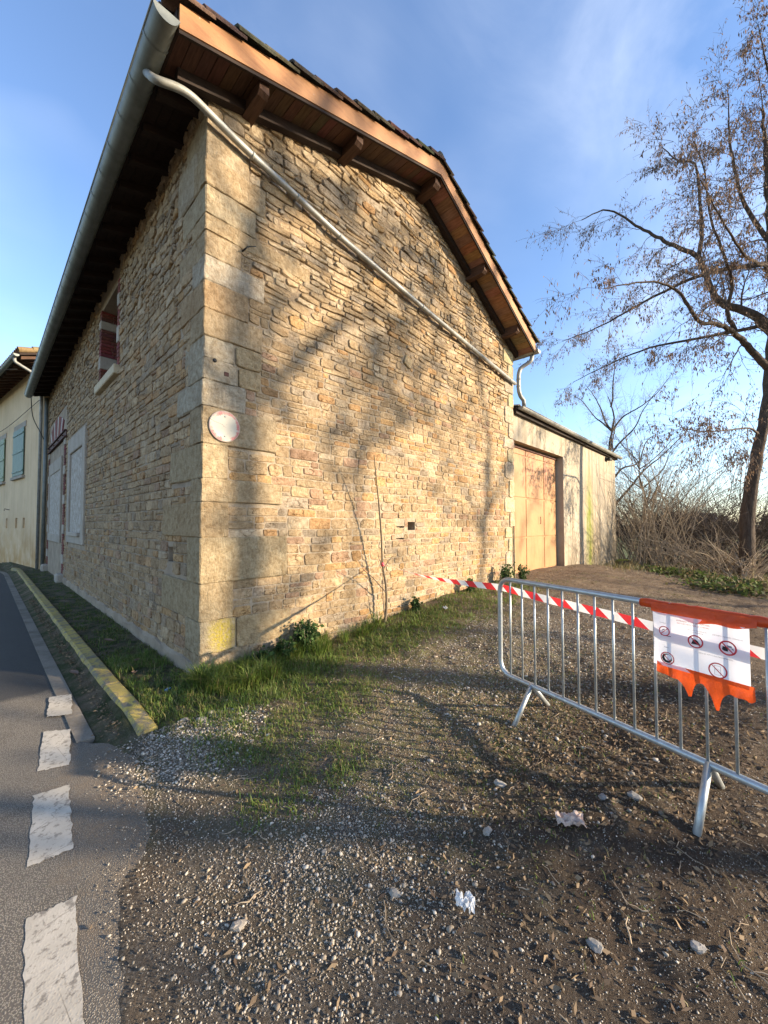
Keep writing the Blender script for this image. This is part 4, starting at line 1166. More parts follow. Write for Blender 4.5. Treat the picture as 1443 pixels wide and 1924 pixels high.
# overhead wires
w = smooth_path([(-.80, 13.6, 6.62), (-2.4, 15.0, 6.50), (-5.5, 18.5, 6.75)], 8)
tag(MB().tube(w, .011, 6).build('overhead_wire', M['cable']), 'thin dark overhead wire running out from the far roof corner', 'wire')
w = smooth_path([(-.22, 13.5, 5.72), (-.9, 18.0, 5.40), (-1.5, 22.8, 5.55)], 8)
tag(MB().tube(w, .010, 6).build('facade_wire', M['cable']), 'thin wire slung along the cream house front above its shutters', 'wire')

# ------------------------------------------------------------------ crowd barrier
BA = math.atan2(.956, .293)
BO = Vector((1.45, -2.72, 0))
def bar_pt(s, y, z): return Vector((BO.x + s * math.cos(BA) - y * math.sin(BA), BO.y + s * math.sin(BA) + y * math.cos(BA), z))
barrier = empty('crowd_barrier', BO, BA)
tag(barrier, 'galvanised steel crowd barrier with upright bars standing on the gravel', 'barrier')
S0, S1, ZT, ZB = .405, -1.44, 1.037, .250
loop = [(-.5, 0, ZB), (S0, 0, ZB), (S0, 0, ZT), (S1, 0, ZT), (S1, 0, ZB), (-.5, 0, ZB)]
MB().tube(fillet(loop, .115, 7), .0195, 12, cap=False).build('frame', M['galv'], barrier)
s = .292
while s > S1 + .08:
    MB().tube([(s, 0, ZB), (s, 0, ZT)], .0078, 8).build('upright_bar', M['galv'], barrier); s -= .1204
for sc in (.085, -1.035):
    for sg in (-1, 1):
        q = bar_pt(sc - .04 * sg, .245 * sg, 0); zf = gz(q.x, q.y) - .012
        MB().tube([(sc, .0, ZB + .005), (sc - .04 * sg, .245 * sg, zf)], .0185, 12).build('leg', M['galv'], barrier)
# orange sheeting wrapped on the top rail, and printed notice
M['orange'] = mat('orange_film', (.80, .105, .018), .38, noise=[(7, 4, .5, (.75, .6, .55))], bump=[(18, .5, .02, 'n')], translucent=.45, spec=.5)
sheet = empty('orange_wrap', bar_pt(-1.08, 0, ZT), BA)
tag(sheet, 'orange plastic film wrapped along the barrier top rail', 'plastic film')
path = []; rr = []
for k in range(24):
    s_ = -.722 - k * (.715 / 23) + 1.08; path.append((s_, rnd.uniform(-.002, .002), -.002 + rnd.uniform(-.002, .002))); rr.append(.0245 + rnd.uniform(-.0015, .0025))
MB().tube(path, rr, 14).build('wrap', M['orange'], sheet)
def sheet_grid(name, mtl, parent, s0, s1, nz, ns, ztop, zbot, yf, uv=False):
    v = []; 
    for i in range(ns + 1):
        u_ = i / ns; s_ = s0 + (s1 - s0) * u_
        for j in range(nz + 1):
            w_ = j / nz; zz = ztop(u_) + (zbot(u_) - ztop(u_)) * w_
            v.append((s_, yf(u_, w_), zz))
    K = nz + 1
    f = [(i * K + j, i * K + j + 1, (i + 1) * K + j + 1, (i + 1) * K + j) for i in range(ns) for j in range(nz)]
    return MB().add(v, f, sm=True).build(name, mtl, parent)
def hang(u_):
    return -.030 - .022 * math.sin(u_ * math.pi) - .006 * math.sin(u_ * 17)
sheet_grid('flap', M['orange'], sheet, -.79 + 1.08, -1.25 + 1.08, 5, 26, lambda u_: .012, lambda u_: hang(u_) - .006, lambda u_, w_: .0275 + .005 * w_ + .002 * math.sin(u_ * 30 + w_ * 4))

t_m = mat('printed_paper', (.80, .80, .84), .75, noise=[(12, 3, .12, (.92, .92, .95))], bump=[(6, .15, .01, 'n')], translucent=.42, spec=.2)
M['paper'] = t_m
notice = empty('paper_notice', bar_pt(-1.01, .03, .72), BA)
tag(notice, 'white paper notice with five red prohibition signs taped to the barrier', 'notice')
PS0, PS1, PT, PB = -.798 + 1.01, -1.222 + 1.01, .998 - .72, .705 - .72
def paper_y(u_, w_): return .003 + .004 * math.sin(u_ * 5.5 + .6) - .016 * max(0, 1 - u_ / .10) ** 2 * (.3 + .7 * math.sin(w_ * math.pi))
sheet_grid('sheet', M['paper'], notice, PS0, PS1, 14, 30, lambda u_: PT, lambda u_: PB, paper_y)
PW, PH = PS0 - PS1, PT - PB
def P(u_, w_, lift=.0016):
    """point on the paper: u to the reader's right, w downwards (0..1)"""
    return (PS0 - u_ * PW, paper_y(u_, w_) + lift, PT - w_ * PH)
M['ink_red'] = mat('red_print', (.52, .035, .05), .7)
M['ink_black'] = mat('black_print', (.02, .02, .022), .7)
M['ink_grey'] = mat('grey_print', (.22, .22, .25), .7)
asp = PW / PH
def flat(pts, mtl, name, lift=.0016):
    m = MB(); m.add([P(a, b, lift) for a, b in pts], [tuple(range(len(pts)))]); return m.build(name, mtl, notice)
def ring_sign(cu, cw, r, th, bar):
    n = 36; v = []; m = MB()
    for rr_ in (r, r - th):
        for k in range(n): a = 2 * math.pi * k / n; v.append(P(cu + rr_ * math.cos(a), cw + rr_ * math.sin(a) * asp, .0022))
    f = [(k, (k + 1) % n, n + (k + 1) % n, n + k) for k in range(n)]
    d = 1 if bar > 0 else -1; c45 = .7071; q = r - th * .5; h = th * .36
    A = [(-q * c45 - h * c45, -d * q * c45 + d * h * c45), (-q * c45 + h * c45, -d * q * c45 - d * h * c45), (q * c45 + h * c45, d * q * c45 - d * h * c45), (q * c45 - h * c45, d * q * c45 + d * h * c45)]
    m.add(v, f); m.add([P(cu + x, cw + y * asp, .0027) for x, y in A], [(0, 1, 2, 3)])
    m.build('prohibition_ring', M['ink_red'], notice)
def poly(cu, cw, pts, mtl, name): flat([(cu + x, cw + y * asp) for x, y in pts], mtl, name, .0018)
ring_sign(.145, .335, .064, .011, -1)
poly(.145, .335, [(-.03, -.012), (.0, -.03), (.012, -.022), (-.022, .0)], M['ink_grey'], 'pictogram'); poly(.15, .36, [(-.045, .035), (.07, .035), (.07, .043), (-.045, .043)], M['ink_black'], 'pictogram')
ring_sign(.485, .41, .080, .015, 1)
poly(.485, .41, [(-.045, .035), (-.028, -.012), (-.004, -.03), (.022, -.014), (.052, .035)], M['ink_black'], 'pictogram')
ring_sign(.800, .40, .086, .017, 1)
poly(.79, .40, [(-.045, .028), (-.038, -.012), (.012, -.012), (.012, .040), (-.02, .040)], M['ink_black'], 'pictogram')
poly(.80, .40, [(-.012, -.032), (.034, -.032), (.044, -.010), (.0, -.008)], M['ink_grey'], 'pictogram'); poly(.80, .40, [(.04, -.006), (.058, .006), (.052, .014), (.036, .0)], M['ink_black'], 'pictogram')
ring_sign(.175, .835, .080, .012, 1)
n = 28; v = []; m = MB()
for k in range(n):
    a = 2 * math.pi * k / n; jr = .057 + (.004 if k % 2 else 0); v.append(P(.17 + jr * math.cos(a), .838 + jr * math.sin(a) * asp, .0018))
for k in range(n):
    a = 2 * math.pi * k / n; v.append(P(.182 + .040 * math.cos(a), .822 + .040 * math.sin(a) * asp, .0018))
m.add(v, [(k, (k + 1) % n, n + (k + 1) % n, n + k) for k in range(n)]); m.build('pictogram', M['ink_black'], notice)
n = 24; v = []; m = MB()
for rr_ in (.037, .033):
    for k in range(n): a = 2 * math.pi * k / n; v.append(P(.188 + rr_ * math.cos(a), .815 + rr_ * math.sin(a) * asp, .0019))
m.add(v, [(k, (k + 1) % n, n + (k + 1) % n, n + k) for k in range(n)]); m.build('pictogram', M['ink_grey'], notice)
ring_sign(.700, .825, .092, .014, 1)
for (x0, y0, x1, y1) in ((-.03, -.055, .028, -.052), (-.03, .05, .028, .052), (-.032, -.055, -.029, .052), (.026, -.055, .029, .052), (-.03, -.012, .028, -.010)):
    poly(.70, .825, [(x0, y0), (x1, y0), (x1, y1), (x0, y1)], M['ink_grey'], 'pictogram')
def text(s_, u_, w_, size, mtl):
    cu = bpy.data.curves.new('print', 'FONT'); cu.body = s_; cu.size = 1; cu.align_x = 'CENTER'; cu.resolution_u = 2
    o = bpy.data.objects.new('print', cu); col.objects.link(o)
    dg = bpy.context.evaluated_depsgraph_get()
    me = bpy.data.meshes.new_from_object(o.evaluated_get(dg)); bpy.data.objects.remove(o)
    co = np.zeros(len(me.vertices) * 3, dtype=np.float32); me.vertices.foreach_get('co', co); co = co.reshape(-1, 3)
    new = [P(u_ + p[0] * size / PW, w_ - p[1] * size / PH, .0020) for p in co]
    me.vertices.foreach_set('co', np.array(new, dtype=np.float32).ravel()); me.update()
    me.materials.clear(); me.materials.append(mtl); me.name = 'lettering'
    ob = bpy.data.objects.new('lettering', me); col.objects.link(ob); ob.parent = notice
text('INTERDICTION DE DEPOSER', .46, .100, .0115, M['ink_red']); text('DES DECHETS SUR LE CHEMIN', .46, .145, .0105, M['ink_red'])
text('MATELAS', .13, .190, .008, M['ink_grey']); text('DECHETS MATERIAUX', .50, .225, .0085, M['ink_grey']); text('DES TRAVAUX', .50, .262, .0085, M['ink_grey'])
text('DECHETS LIQUIDES CHIMIQUES', .80, .232, .0085, M['ink_grey']); text('PNEU', .165, .645, .009, M['ink_grey']); text('GROS ET PETITS ELECTROMENAGERS', .68, .600, .0085, M['ink_grey'])
# orange strip below the notice with two torn tails
strip = empty('orange_strip', bar_pt(-1.02, .03, .60), BA)
tag(strip, 'orange plastic strip with torn tails tied below the paper notice', 'plastic film')
def strip_bot(u_):
    s_ = u_ * .42
    z = .668 - .010 * math.sin(u_ * 9) - .012 * math.sin(u_ * math.pi)
    for c_, wd, dp_ in ((.150, .040, .082), (.268, .048, .112), (.405, .03, .014)):
        q_ = max(0.0, 1 - max(0.0, abs(s_ - c_) - .007) / wd); z -= dp_ * (.35 * q_ + .65 * q_ ** 4)
    return z - .60
sheet_grid('strip', M['orange'], strip, -.818 + 1.02, -1.238 + 1.02, 10, 70, lambda u_: .724 - .60, strip_bot, lambda u_, w_: .005 + .006 * math.sin(u_ * 21 + w_ * 2) * w_ + .004 * math.sin(u_ * 47) * w_ - .012 * w_ * sum(math.exp(-((u_ * .42 - c_) / .03) ** 2) for c_ in (.15, .268)))
# red and white tape
t = NT('barrier_tape', .45, .4)
uvn = t.tc.outputs['UV']; sp = t.N.new('ShaderNodeSeparateXYZ'); t.L.new(uvn, sp.inputs[0])
ph = t.math('FRACT', t.math('ADD', t.math('DIVIDE', sp.outputs[0], .245), t.math('MULTIPLY', sp.outputs[1], .28)))
st = t.math('GREATER_THAN', ph, .5)
c = t.mix(st, (.80, .76, .72), (.66, .035, .04))
m_ = t.done(c, t.bump(t.noise(9, 3), .3, .02))
tr = t.N.new('ShaderNodeBsdfTranslucent'); t.L.new(c, tr.inputs['Color']); mx = t.N.new('ShaderNodeMixShader'); mx.inputs[0].default_value = .4
t.L.new(t.bs.outputs[0], mx.inputs[1]); t.L.new(tr.outputs[0], mx.inputs[2]); t.L.new(mx.outputs[0], t.N['Material Output'].inputs[0])
M['tape'] = m_
far_end = Vector((2.34, -.20, .945)); post = bar_pt(.405, -.024, .955)
pts = []
for k in range(26):
    q = k / 25; p = far_end.lerp(post, q); p.z -= .045 * math.sin(q * math.pi) * 1.0; pts.append((p, 0.016 + .040 * float(ss(.25, .95, q)), rad(60) * (1 - float(ss(.2, .8, q)))))
for (s_, z_) in ((.30, .950), (.17, .940), (-.1, .930), (-.5, .912), (-.80, .897), (-1.0, .889), (-1.25, .878), (-1.42, .872)): pts.append((bar_pt(s_, -.022 - .004 * math.sin(s_ * 9), z_), .056, 0))
v = []; uv = []; L_ = 0
for i, (p, w, tw) in enumerate(pts):
    if i: L_ += (p - pts[i - 1][0]).length
    d = (pts[min(i + 1, len(pts) - 1)][0] - pts[max(i - 1, 0)][0]).normalized(); side = d.cross(Vector((0, 0, 1))).normalized()
    upv = Vector((0, 0, 1)) * math.cos(tw) + side * math.sin(tw)
    v += [p - upv * w / 2, p + upv * w / 2]; uv += [(L_, 0), (L_, 1)]
f = [(2 * i, 2 * i + 2, 2 * i + 3, 2 * i + 1) for i in range(len(pts) - 1)]
tape = MB().add(v, f, sm=True, uv=uv).build('barrier_tape', M['tape'], uv=True)
tag(tape, 'red and white striped warning tape strung from the sapling through the barrier', 'tape')
# ------------------------------------------------------------------ vegetation helpers
M['bark'] = mat('grey_brown_bark', (.085, .062, .046), .95, noise=[((14, 14, 3), 6, .8, (.45, .42, .4)), (4, 4, .4, (1.3, 1.25, 1.1))], bump=[((22, 22, 4), 1.0, .04, 'n')])
M['twig'] = mat('brown_twigs', (.105, .078, .058), .9)
M['straw'] = mat('pale_dry_stems', (.33, .26, .18), .9, noise=[(3, 4, .6, (.65, .6, .55))])
M['pod'] = mat('dry_brown_pods', (1, 1, 1), .85, use_col=True, translucent=.25)
M['leaf'] = mat('green_leaves', (1, 1, 1), .75, use_col=True, translucent=.3, spec=.15)
M['blade'] = mat('grass_blades', (1, 1, 1), .6, use_col=True, translucent=.35, spec=.3)

class Tubes:
    """fast collector of thin tapering tubes (numpy), one mesh"""
    def __init__(s): s.V = []; s.F = []; s.n = 0
    def add(s, P_, R_, sides):
        P_ = np.asarray(P_, float); R_ = np.asarray(R_, float); n = len(P_)
        T = np.gradient(P_, axis=0); T /= np.linalg.norm(T, axis=1)[:, None] + 1e-9
        ref = np.array([0.31, 0.17, 0.93]) if abs(T[0] @ np.array([0.31, 0.17, 0.93])) < .9 else np.array([1., 0, 0])
        A = np.cross(T, ref); A /= np.linalg.norm(A, axis=1)[:, None] + 1e-9; B = np.cross(T, A)
        an = np.arange(sides) * 2 * np.pi / sides
        ringp = P_[:, None, :] + (A[:, None, :] * np.cos(an)[None, :, None] + B[:, None, :] * np.sin(an)[None, :, None]) * R_[:, None, None]
        s.V.append(ringp.reshape(-1, 3))
        i = np.arange(n - 1)[:, None] * sides; k = np.arange(sides)[None, :]; k2 = (k + 1) % sides
        s.F.append((np.stack([i + k, i + k2, i + sides + k2, i + sides + k], -1) + s.n).reshape(-1, 4)); s.n += n * sides
    def build(s, name, mtl, parent): return np_obj(name, np.concatenate(s.V), np.concatenate(s.F), mtl, parent, smooth=True)

def grow(tb, p, d, L, r, depth, R, o, tips):
    """one branch and its children; o: dict(kids, spread, shrink, wander, lift)"""
    nseg = 6 if depth >= 2 else (4 if depth == 1 else 3)
    P_ = [np.array(p, float)]; d = np.array(d, float); d /= np.linalg.norm(d)
    for i in range(nseg):
        d = d + R.normal(0, o['wander'], 3) + np.array([0, 0, o['lift'][min(depth, len(o['lift']) - 1)]]); d /= np.linalg.norm(d)
        P_.append(P_[-1] + d * L / nseg)
    P_ = np.array(P_); rr = r * np.linspace(1, .38 if depth else .3, nseg + 1)
    tb.add(P_, rr, 8 if r > .05 else (5 if r > .015 else 3))
    if depth == 0: tips.append((P_[-1], d, P_)); return
    branch_off(tb, P_, rr, L, depth, R, o, tips)
def branch_off(tb, P_, rr, L, depth, R, o, tips, t0=.22):
    n = o['kids'][depth - 1]
    for k in range(n):
        q = t0 + (1 - t0) * (k + R.random()) / n; q = min(q, .99); i = int(q * (len(P_) - 1)); f = q * (len(P_) - 1) - i
        pos = P_[i] * (1 - f) + P_[i + 1] * f; ax = P_[i + 1] - P_[i]; ax /= np.linalg.norm(ax)
        side = R.normal(0, 1, 3); side -= ax * (side @ ax); side /= np.linalg.norm(side) + 1e-9
        sp = o['spread'] * R.uniform(.7, 1.25)
        dd = ax * math.cos(sp) + side * math.sin(sp)
        grow(tb, pos, dd, L * o['shrink'] * R.uniform(.6, 1.2) * (1.15 - .45 * q), max(rr[i] * .55, .0045), depth - 1, R, o, tips)
    grow(tb, P_[-1], P_[-1] - P_[-2], L * o['shrink'], max(rr[-1] * .9, .0045), depth - 1, R, o, tips)

def leaf_quads(pos, dirs, ln, wd, cols_, R):
    """narrow diamond leaves hanging along dirs"""
    n = len(pos); pos = np.asarray(pos); dirs = np.asarray(dirs); dirs = dirs / (np.linalg.norm(dirs, axis=1)[:, None] + 1e-9)
    s = np.cross(dirs, R.normal(0, 1, (n, 3))); s /= np.linalg.norm(s, axis=1)[:, None] + 1e-9
    ln = np.asarray(ln)[:, None]; wd = np.asarray(wd)[:, None]
    nrm = np.cross(dirs, s)
    V = np.stack([pos, pos + dirs * ln * .45 + s * wd * .5 + nrm * wd * .12, pos + dirs * ln, pos + dirs * ln * .45 - s * wd * .5 + nrm * wd * .12], 1).reshape(-1, 3)
    i = np.arange(n)[:, None] * 4
    F = (i + np.array([[0, 1, 2, 3]]))
    C = np.repeat(np.asarray(cols_), 4, axis=0)
    return V, F, C

def bare_tree(name, base, limbs, opts, seed, label, group=None, pods=0, pod_cols=None, twig_mat='twig', bark='bark', podsize=(.09, .03)):
    """limbs: list of (points, r0, r1, child length); the first limb is the trunk"""
    R = np.random.default_rng(seed); root = empty(name, base); b = np.array(base)
    tag(root, label, 'tree', group)
    tr = Tubes(); cr = Tubes(); tips = []
    for i, (pts, r0, r1, cl) in enumerate(limbs):
        pp = np.array([tuple(q) for q in smooth_path(pts, 5)]); pp[1:-1] += R.normal(0, min(r0 * .10, .012), (len(pp) - 2, 3))
        rr = r0 + (r1 - r0) * np.linspace(0, 1, len(pp)) ** .8
        if i == 0: rr[:4] *= np.array([1.55, 1.3, 1.12, 1.03])[:len(rr[:4])]
        (tr if r0 > .06 else cr).add(pp, rr, 12 if r0 > .06 else 7)
        if cl > 0: branch_off(cr, pp, rr * .5, cl * opts.get('reach', 1.0), opts['depth'], R, opts, tips, t0=opts.get('t0', .2) if i else .45)
    for q in (tr, cr): q.V = [v - b for v in q.V]
    tr.build('trunk', M[bark], root); crown = cr.build('branches', M[twig_mat], root)
    if pods:
        pos = []; dr = []
        for (p, d, PP) in tips:
            for k in range(R.poisson(pods)):
                f = R.random(); i = min(int(f * (len(PP) - 1)), len(PP) - 2); q = PP[i] + (PP[i + 1] - PP[i]) * R.random()
                pos.append(q - b + R.normal(0, .03, 3)); dr.append(np.array([R.normal(0, .35), R.normal(0, .35), -1.0]))
        n = len(pos); pc = np.array(pod_cols or [(.16, .10, .065), (.22, .145, .09), (.12, .08, .06), (.27, .17, .10)])
        V, F, C = leaf_quads(pos, dr, R.uniform(.7, 1.4, n) * podsize[0], R.uniform(.7, 1.3, n) * podsize[1], pc[R.integers(0, len(pc), n)] * R.uniform(.7, 1.2, (n, 1)), R)
        np_obj('seed_pods', V, F, M['pod'], root, C)
    return root

# ------------------------------------------------------------------ big tree beside the barn
cA = math.cos(rad(43.8)); sA = math.sin(rad(43.8))
TB = (13.83, -3.71, -0.42)
def tp(dx, dz, dep=0.0):
    """point of the tree: dx metres across (to the right of the lane), dep metres back, dz up from the foot"""
    return (TB[0] + dx * sA + dep * cA, TB[1] - dx * cA + dep * sA, TB[2] + dz)
k = 1 / 64.6
def T(px_, py_, dep=0.0): return tp((px_ - 1402) * k, (1109 - py_) * k, dep)
trunk = [T(1402, 1112), T(1408, 1050, .05), T(1416, 960, .1), T(1430, 870, .05), T(1450, 780, .05), T(1466, 670, .1), T(1474, 560, .1), T(1474, 430, .1), T(1472, 320, .1), T(1470, 250, .1), T(1460, 180, 0)]
limbs = [
    (trunk, .215, .035, 1.9),
    ([T(1464, 690, .1), T(1415, 655, -.1), T(1385, 640, -.3), T(1348, 634, -.6), T(1305, 634, -.9), T(1266, 636, -1.1), T(1228, 600, -1.3), T(1190, 588, -1.5), T(1135, 594, -1.7), T(1075, 612, -1.9)], 0.101, .012, 1.7),
    ([T(1472, 610, .1), T(1438, 572, .25), T(1400, 545, .5), T(1384, 510, .6), T(1372, 440, .8), T(1338, 408, 1.0), T(1305, 375, 1.2), T(1270, 340, 1.4), T(1215, 300, 1.5), T(1160, 318, 1.6)], 0.133, .014, 1.8),
    ([T(1372, 440, .8), T(1385, 380, .9), T(1388, 300, 1.0), T(1380, 230, 1.0), T(1350, 215, 1.1), T(1315, 185, 1.1)], 0.070, .012, 1.5),
    ([T(1365, 634, -.5), T(1340, 605, -.7), T(1338, 560, -.9), T(1310, 510, -1.1), T(1280, 465, -1.3), T(1262, 400, -1.5), T(1240, 350, -1.6)], 0.062, .010, 1.5),
    ([T(1443, 822, .05), T(1405, 808, -.2), T(1340, 818, -.6), T(1270, 826, -1.0), T(1225, 822, -1.2)], 0.039, .008, 1.7),
    ([T(1474, 440, .1), T(1432, 360, .2), T(1405, 270, .1), T(1400, 205, .1), T(1395, 150, 0)], 0.070, .010, 1.5),
    ([T(1474, 520, .1), T(1425, 515, -.5), T(1370, 535, -1.1), T(1310, 545, -1.7), T(1250, 520, -2.2), T(1200, 470, -2.5)], 0.070, .010, 1.5),
    ([T(1474, 480, .1), T(1410, 450, 1.4), T(1330, 470, 2.4), T(1260, 500, 3.2), T(1180, 520, 3.8)], 0.078, .010, 1.6),
    ([T(1474, 560, .1), T(1515, 500, .2), T(1570, 420, .1), T(1620, 330, 0)], 0.101, .014, 1.8),
    ([T(1467, 665, .1), T(1512, 620, -.6), T(1580, 590, -1.2), T(1660, 600, -1.6)], 0.094, .012, 1.8),
    ([T(1472, 350, .1), T(1505, 270, .6), T(1540, 215, 1.0), T(1560, 160, 1.2)], 0.070, .010, 1.5),
    ([T(1474, 450, .1), T(1500, 400, -1.4), T(1520, 330, -2.6), T(1490, 280, -3.4)], 0.070, .010, 1.5),
    ([T(1472, 600, .1), T(1410, 590, 1.2), T(1330, 585, 2.2), T(1270, 600, 3.0), T(1200, 630, 3.6)], 0.062, .010, 1.4),
    ([T(1472, 300, .1), T(1425, 220, -.8), T(1375, 190, -1.4), T(1340, 170, -1.8)], 0.047, .008, 1.2)]
OPT = dict(depth=3, kids=[4, 9, 15], spread=.82, shrink=.56, wander=.17, lift=(-.14, -.09, -.03, 0), t0=.12, reach=1.3)
bare_tree('lane_tree', TB, limbs, OPT, 3, 'tall bare tree with hanging brown seed pods and dark leaning trunk beside the barn', pods=1.9)

# ------------------------------------------------------------------ trees behind the barn, and across the lane
def simple_tree(name, base, H, seed, label, lean=(0, 0), nl=9, r=.18, spread=1.0, pods=0, group=None, twig='twig', start=.28, bark='bark', kids=(4, 7), cl=.36, pc=None, podsize=(.09, .03), limb=.45):
    R = np.random.default_rng(seed); b = np.array(base, float)
    tr = [tuple(b + np.array([lean[0] * q * H + R.normal(0, .02) * H * q, lean[1] * q * H + R.normal(0, .02) * H * q, q * H])) for q in (0, .12, .25, .4, .55, .7, .85, 1.0)]
    lm = [(tr, r, r * .12, H * .16)]
    for i in range(nl):
        q = start + (.92 - start) * (i + .4 * R.random()) / nl; az = i * 2.4 + R.uniform(-.4, .4)
        j = min(int(q * 7), 6); s = np.array(tr[j]) + (np.array(tr[j + 1]) - np.array(tr[j])) * .5
        L = H * .48 * (1.1 - .62 * q) * R.uniform(.8, 1.15) * spread; el = R.uniform(.25, .75) + q * .5
        d = np.array([math.cos(az), math.sin(az), 0])
        pts = [tuple(s)]
        for w in range(1, 5):
            f = w / 4; pts.append(tuple(s + d * L * f * math.cos(el * (1 - .25 * f)) + np.array([0, 0, 1]) * L * f * math.sin(el) + R.normal(0, .035 * L, 3)))
        lm.append((pts, r * limb * (1.15 - .6 * q), r * .06, L * cl))
    return bare_tree(name, tuple(b), lm, dict(depth=3, kids=[3] + list(kids), spread=.74, shrink=.6, wander=.17, lift=(.0, .02, .02, 0), t0=.15), seed, label, group, pods, pc, twig, bark, podsize)
M['darktwig'] = mat('dark_brown_twigs', (.075, .055, .042), .9)
M['greytwig'] = mat('grey_twigs', (.20, .165, .13), .9)
simple_tree('bare_tree', (27.6, 2.9, -1.0), 11.2, 21, 'leafless spreading grey tree rising behind the barn roof', nl=13, r=.22, spread=1.15, twig='greytwig', kids=(6, 10))
simple_tree('bare_tree', (20.6, -.3, -.8), 6.4, 22, 'small dark leafless tree leaning out past the barn corner', lean=(-.02, .05), nl=11, r=.11, spread=1.25, start=.15, kids=(6, 10))
# trees across the lane, behind the viewer: only their shadows reach the picture
simple_tree('bare_tree', (12.2, -18.6, 0), 19.0, 31, 'tall leafless tree across the lot whose trunk shades the stone corner', lean=(.0, -.03), nl=16, r=.30, spread=.85, pods=1.0, start=.44, kids=(3, 5), podsize=(.22, .12), limb=.28)
simple_tree('bare_tree', (18.4, -26.3, 0), 18.0, 34, 'leafless tree across the lot holding thick clumps of brown leaves', lean=(.02, .0), nl=14, r=.13, spread=.75, pods=.9, start=.5, kids=(3, 5), podsize=(.26, .16), limb=.4)
simple_tree('bare_tree', (7.95, -15.2, 0), 9.0, 32, 'shorter leafless tree across the lot beside the road', nl=9, r=.17, spread=.6, pods=.5, start=.5, kids=(3, 5), podsize=(.14, .08))
simple_tree('bare_tree', (21.0, -25.0, 0), 21.0, 33, 'broad leafless tree across the lot farthest from the road', nl=16, r=.15, spread=1.0, pods=1.0, start=.4, kids=(3, 5), podsize=(.22, .12), limb=.4)

# ------------------------------------------------------------------ thicket beyond the lot
def shrub(base, H, n, seed, label, name='bare_shrub', twig='straw', arch=.22, kids=(3, 4), group='leafless shrubs of the thicket', spread=.5, r=.019):
    R = np.random.default_rng(seed); root = empty(name, base); tag(root, label, 'shrub', group); tb = Tubes(); tips = []
    for i in range(n):
        az = R.uniform(0, 6.28); p = np.array([R.normal(0, .12) * H * .5, R.normal(0, .12) * H * .5, -.05]); L = H * R.uniform(.55, 1.1)
        d = np.array([math.cos(az) * spread, math.sin(az) * spread, 1.0]); d /= np.linalg.norm(d); P_ = [p]
        for w in range(7):
            d = d + np.array([math.cos(az), math.sin(az), -.5]) * arch * R.uniform(.1, .34) + R.normal(0, .07, 3); d /= np.linalg.norm(d); q = P_[-1] + d * L / 7
            q[2] = max(q[2], .03); P_.append(q)
        P_ = np.array(P_); rr = r * R.uniform(.7, 1.4) * np.linspace(1, .3, 8); tb.add(P_, rr, 5)
        branch_off(tb, P_, rr, L * .45, 1, R, dict(kids=[kids[0]], spread=.7, shrink=.8, wander=.14, lift=(.02, .02), depth=1), tips, .3)
        for (tp_, d_, PP) in tips[-kids[0] - 1:]:
            grow(tb, PP[len(PP) // 2], d_ + R.normal(0, .5, 3), L * .16, .004, 0, R, dict(kids=[1], spread=.7, shrink=.6, wander=.14, lift=(0, 0)), [])
    tb.build('stems', M[twig], root); return root
def at(px_, dist, z=None):
    """a spot seen at that bearing from the lane: picture column -> bearing, distance along the view axis"""
    a = (px_ - 721.5) / 724; x = CAM.x + (cA + a * sA) * dist; y = CAM.y + (sA - a * cA) * dist
    return (x, y, gz(x, y) if z is None else z)
SH = [(1185, 15.2, 3.0, 9, 'straw', 'pale arching leafless shrub against the barn corner'), (1208, 14.2, 2.6, 14, 'straw', 'pale many-stemmed leafless shrub beside the mossy stump'),
      (1245, 15.5, 2.6, 16, 'straw', 'pale leafless shrub with fine upright stems in the thicket'), (1285, 13.6, 3.6, 5, 'straw', 'tall thin leafless shrub with upswept pale stems in the thicket'),
      (1262, 14.0, 1.5, 12, 'straw', 'low tangle of dry pale stems in the thicket'), (1300, 12.6, 1.2, 12, 'straw', 'low dry bramble tangle in front of the tree trunk'),
      (1350, 11.6, 1.5, 15, 'straw', 'dry arching bramble stems beside the big tree trunk'), (1390, 10.6, 1.3, 13, 'straw', 'bright dry bramble stems at the foot of the big tree'),
      (1425, 11.0, 1.6, 13, 'straw', 'dry bramble stems growing right of the big tree trunk'), (1330, 17.5, 2.4, 16, 'twig', 'brown leafless shrub behind the bramble tangle'),
      (1232, 19.0, 3.2, 20, 'twig', 'brown leafless shrub behind the pale thicket'), (1180, 20.0, 3.6, 18, 'twig', 'tall brown leafless shrub behind the barn corner'), (1290, 21.0, 2.2, 18, 'twig', 'brown leafless shrub in the field edge beyond the thicket')]
for i, (a, dist, H, n, tw, lb) in enumerate(SH): shrub(at(a, dist), H * (1.4 if H < 2 else 1.75), int(n * (1.5 if tw == 'straw' else .9)), 100 + i, lb, twig=tw, kids=(5, 4), arch=.34 if H < 2 else .13, spread=.6 if H < 2 else .32)
for i, (a, dist, H, n, lb) in enumerate([(1372, 15.0, 4.4, 110, 'dense dark drooping leafless bush behind the big tree'), (1425, 16.0, 4.8, 110, 'dense dark twiggy bush right behind the big tree trunk'), (1335, 18.0, 3.2, 80, 'low dense dark twiggy bush left of the drooping bush'), (1215, 18.5, 4.2, 90, 'dense dark twiggy bush just past the barn corner'), (1268, 19.5, 3.4, 90, 'dense brown bush behind the pale thicket stems')]):
    shrub(at(a, dist), H * 1.35, n, 140 + i, lb, 'dense_bush', 'darktwig', .36, (6, 4), 'dense dark bushes', .62, .016)
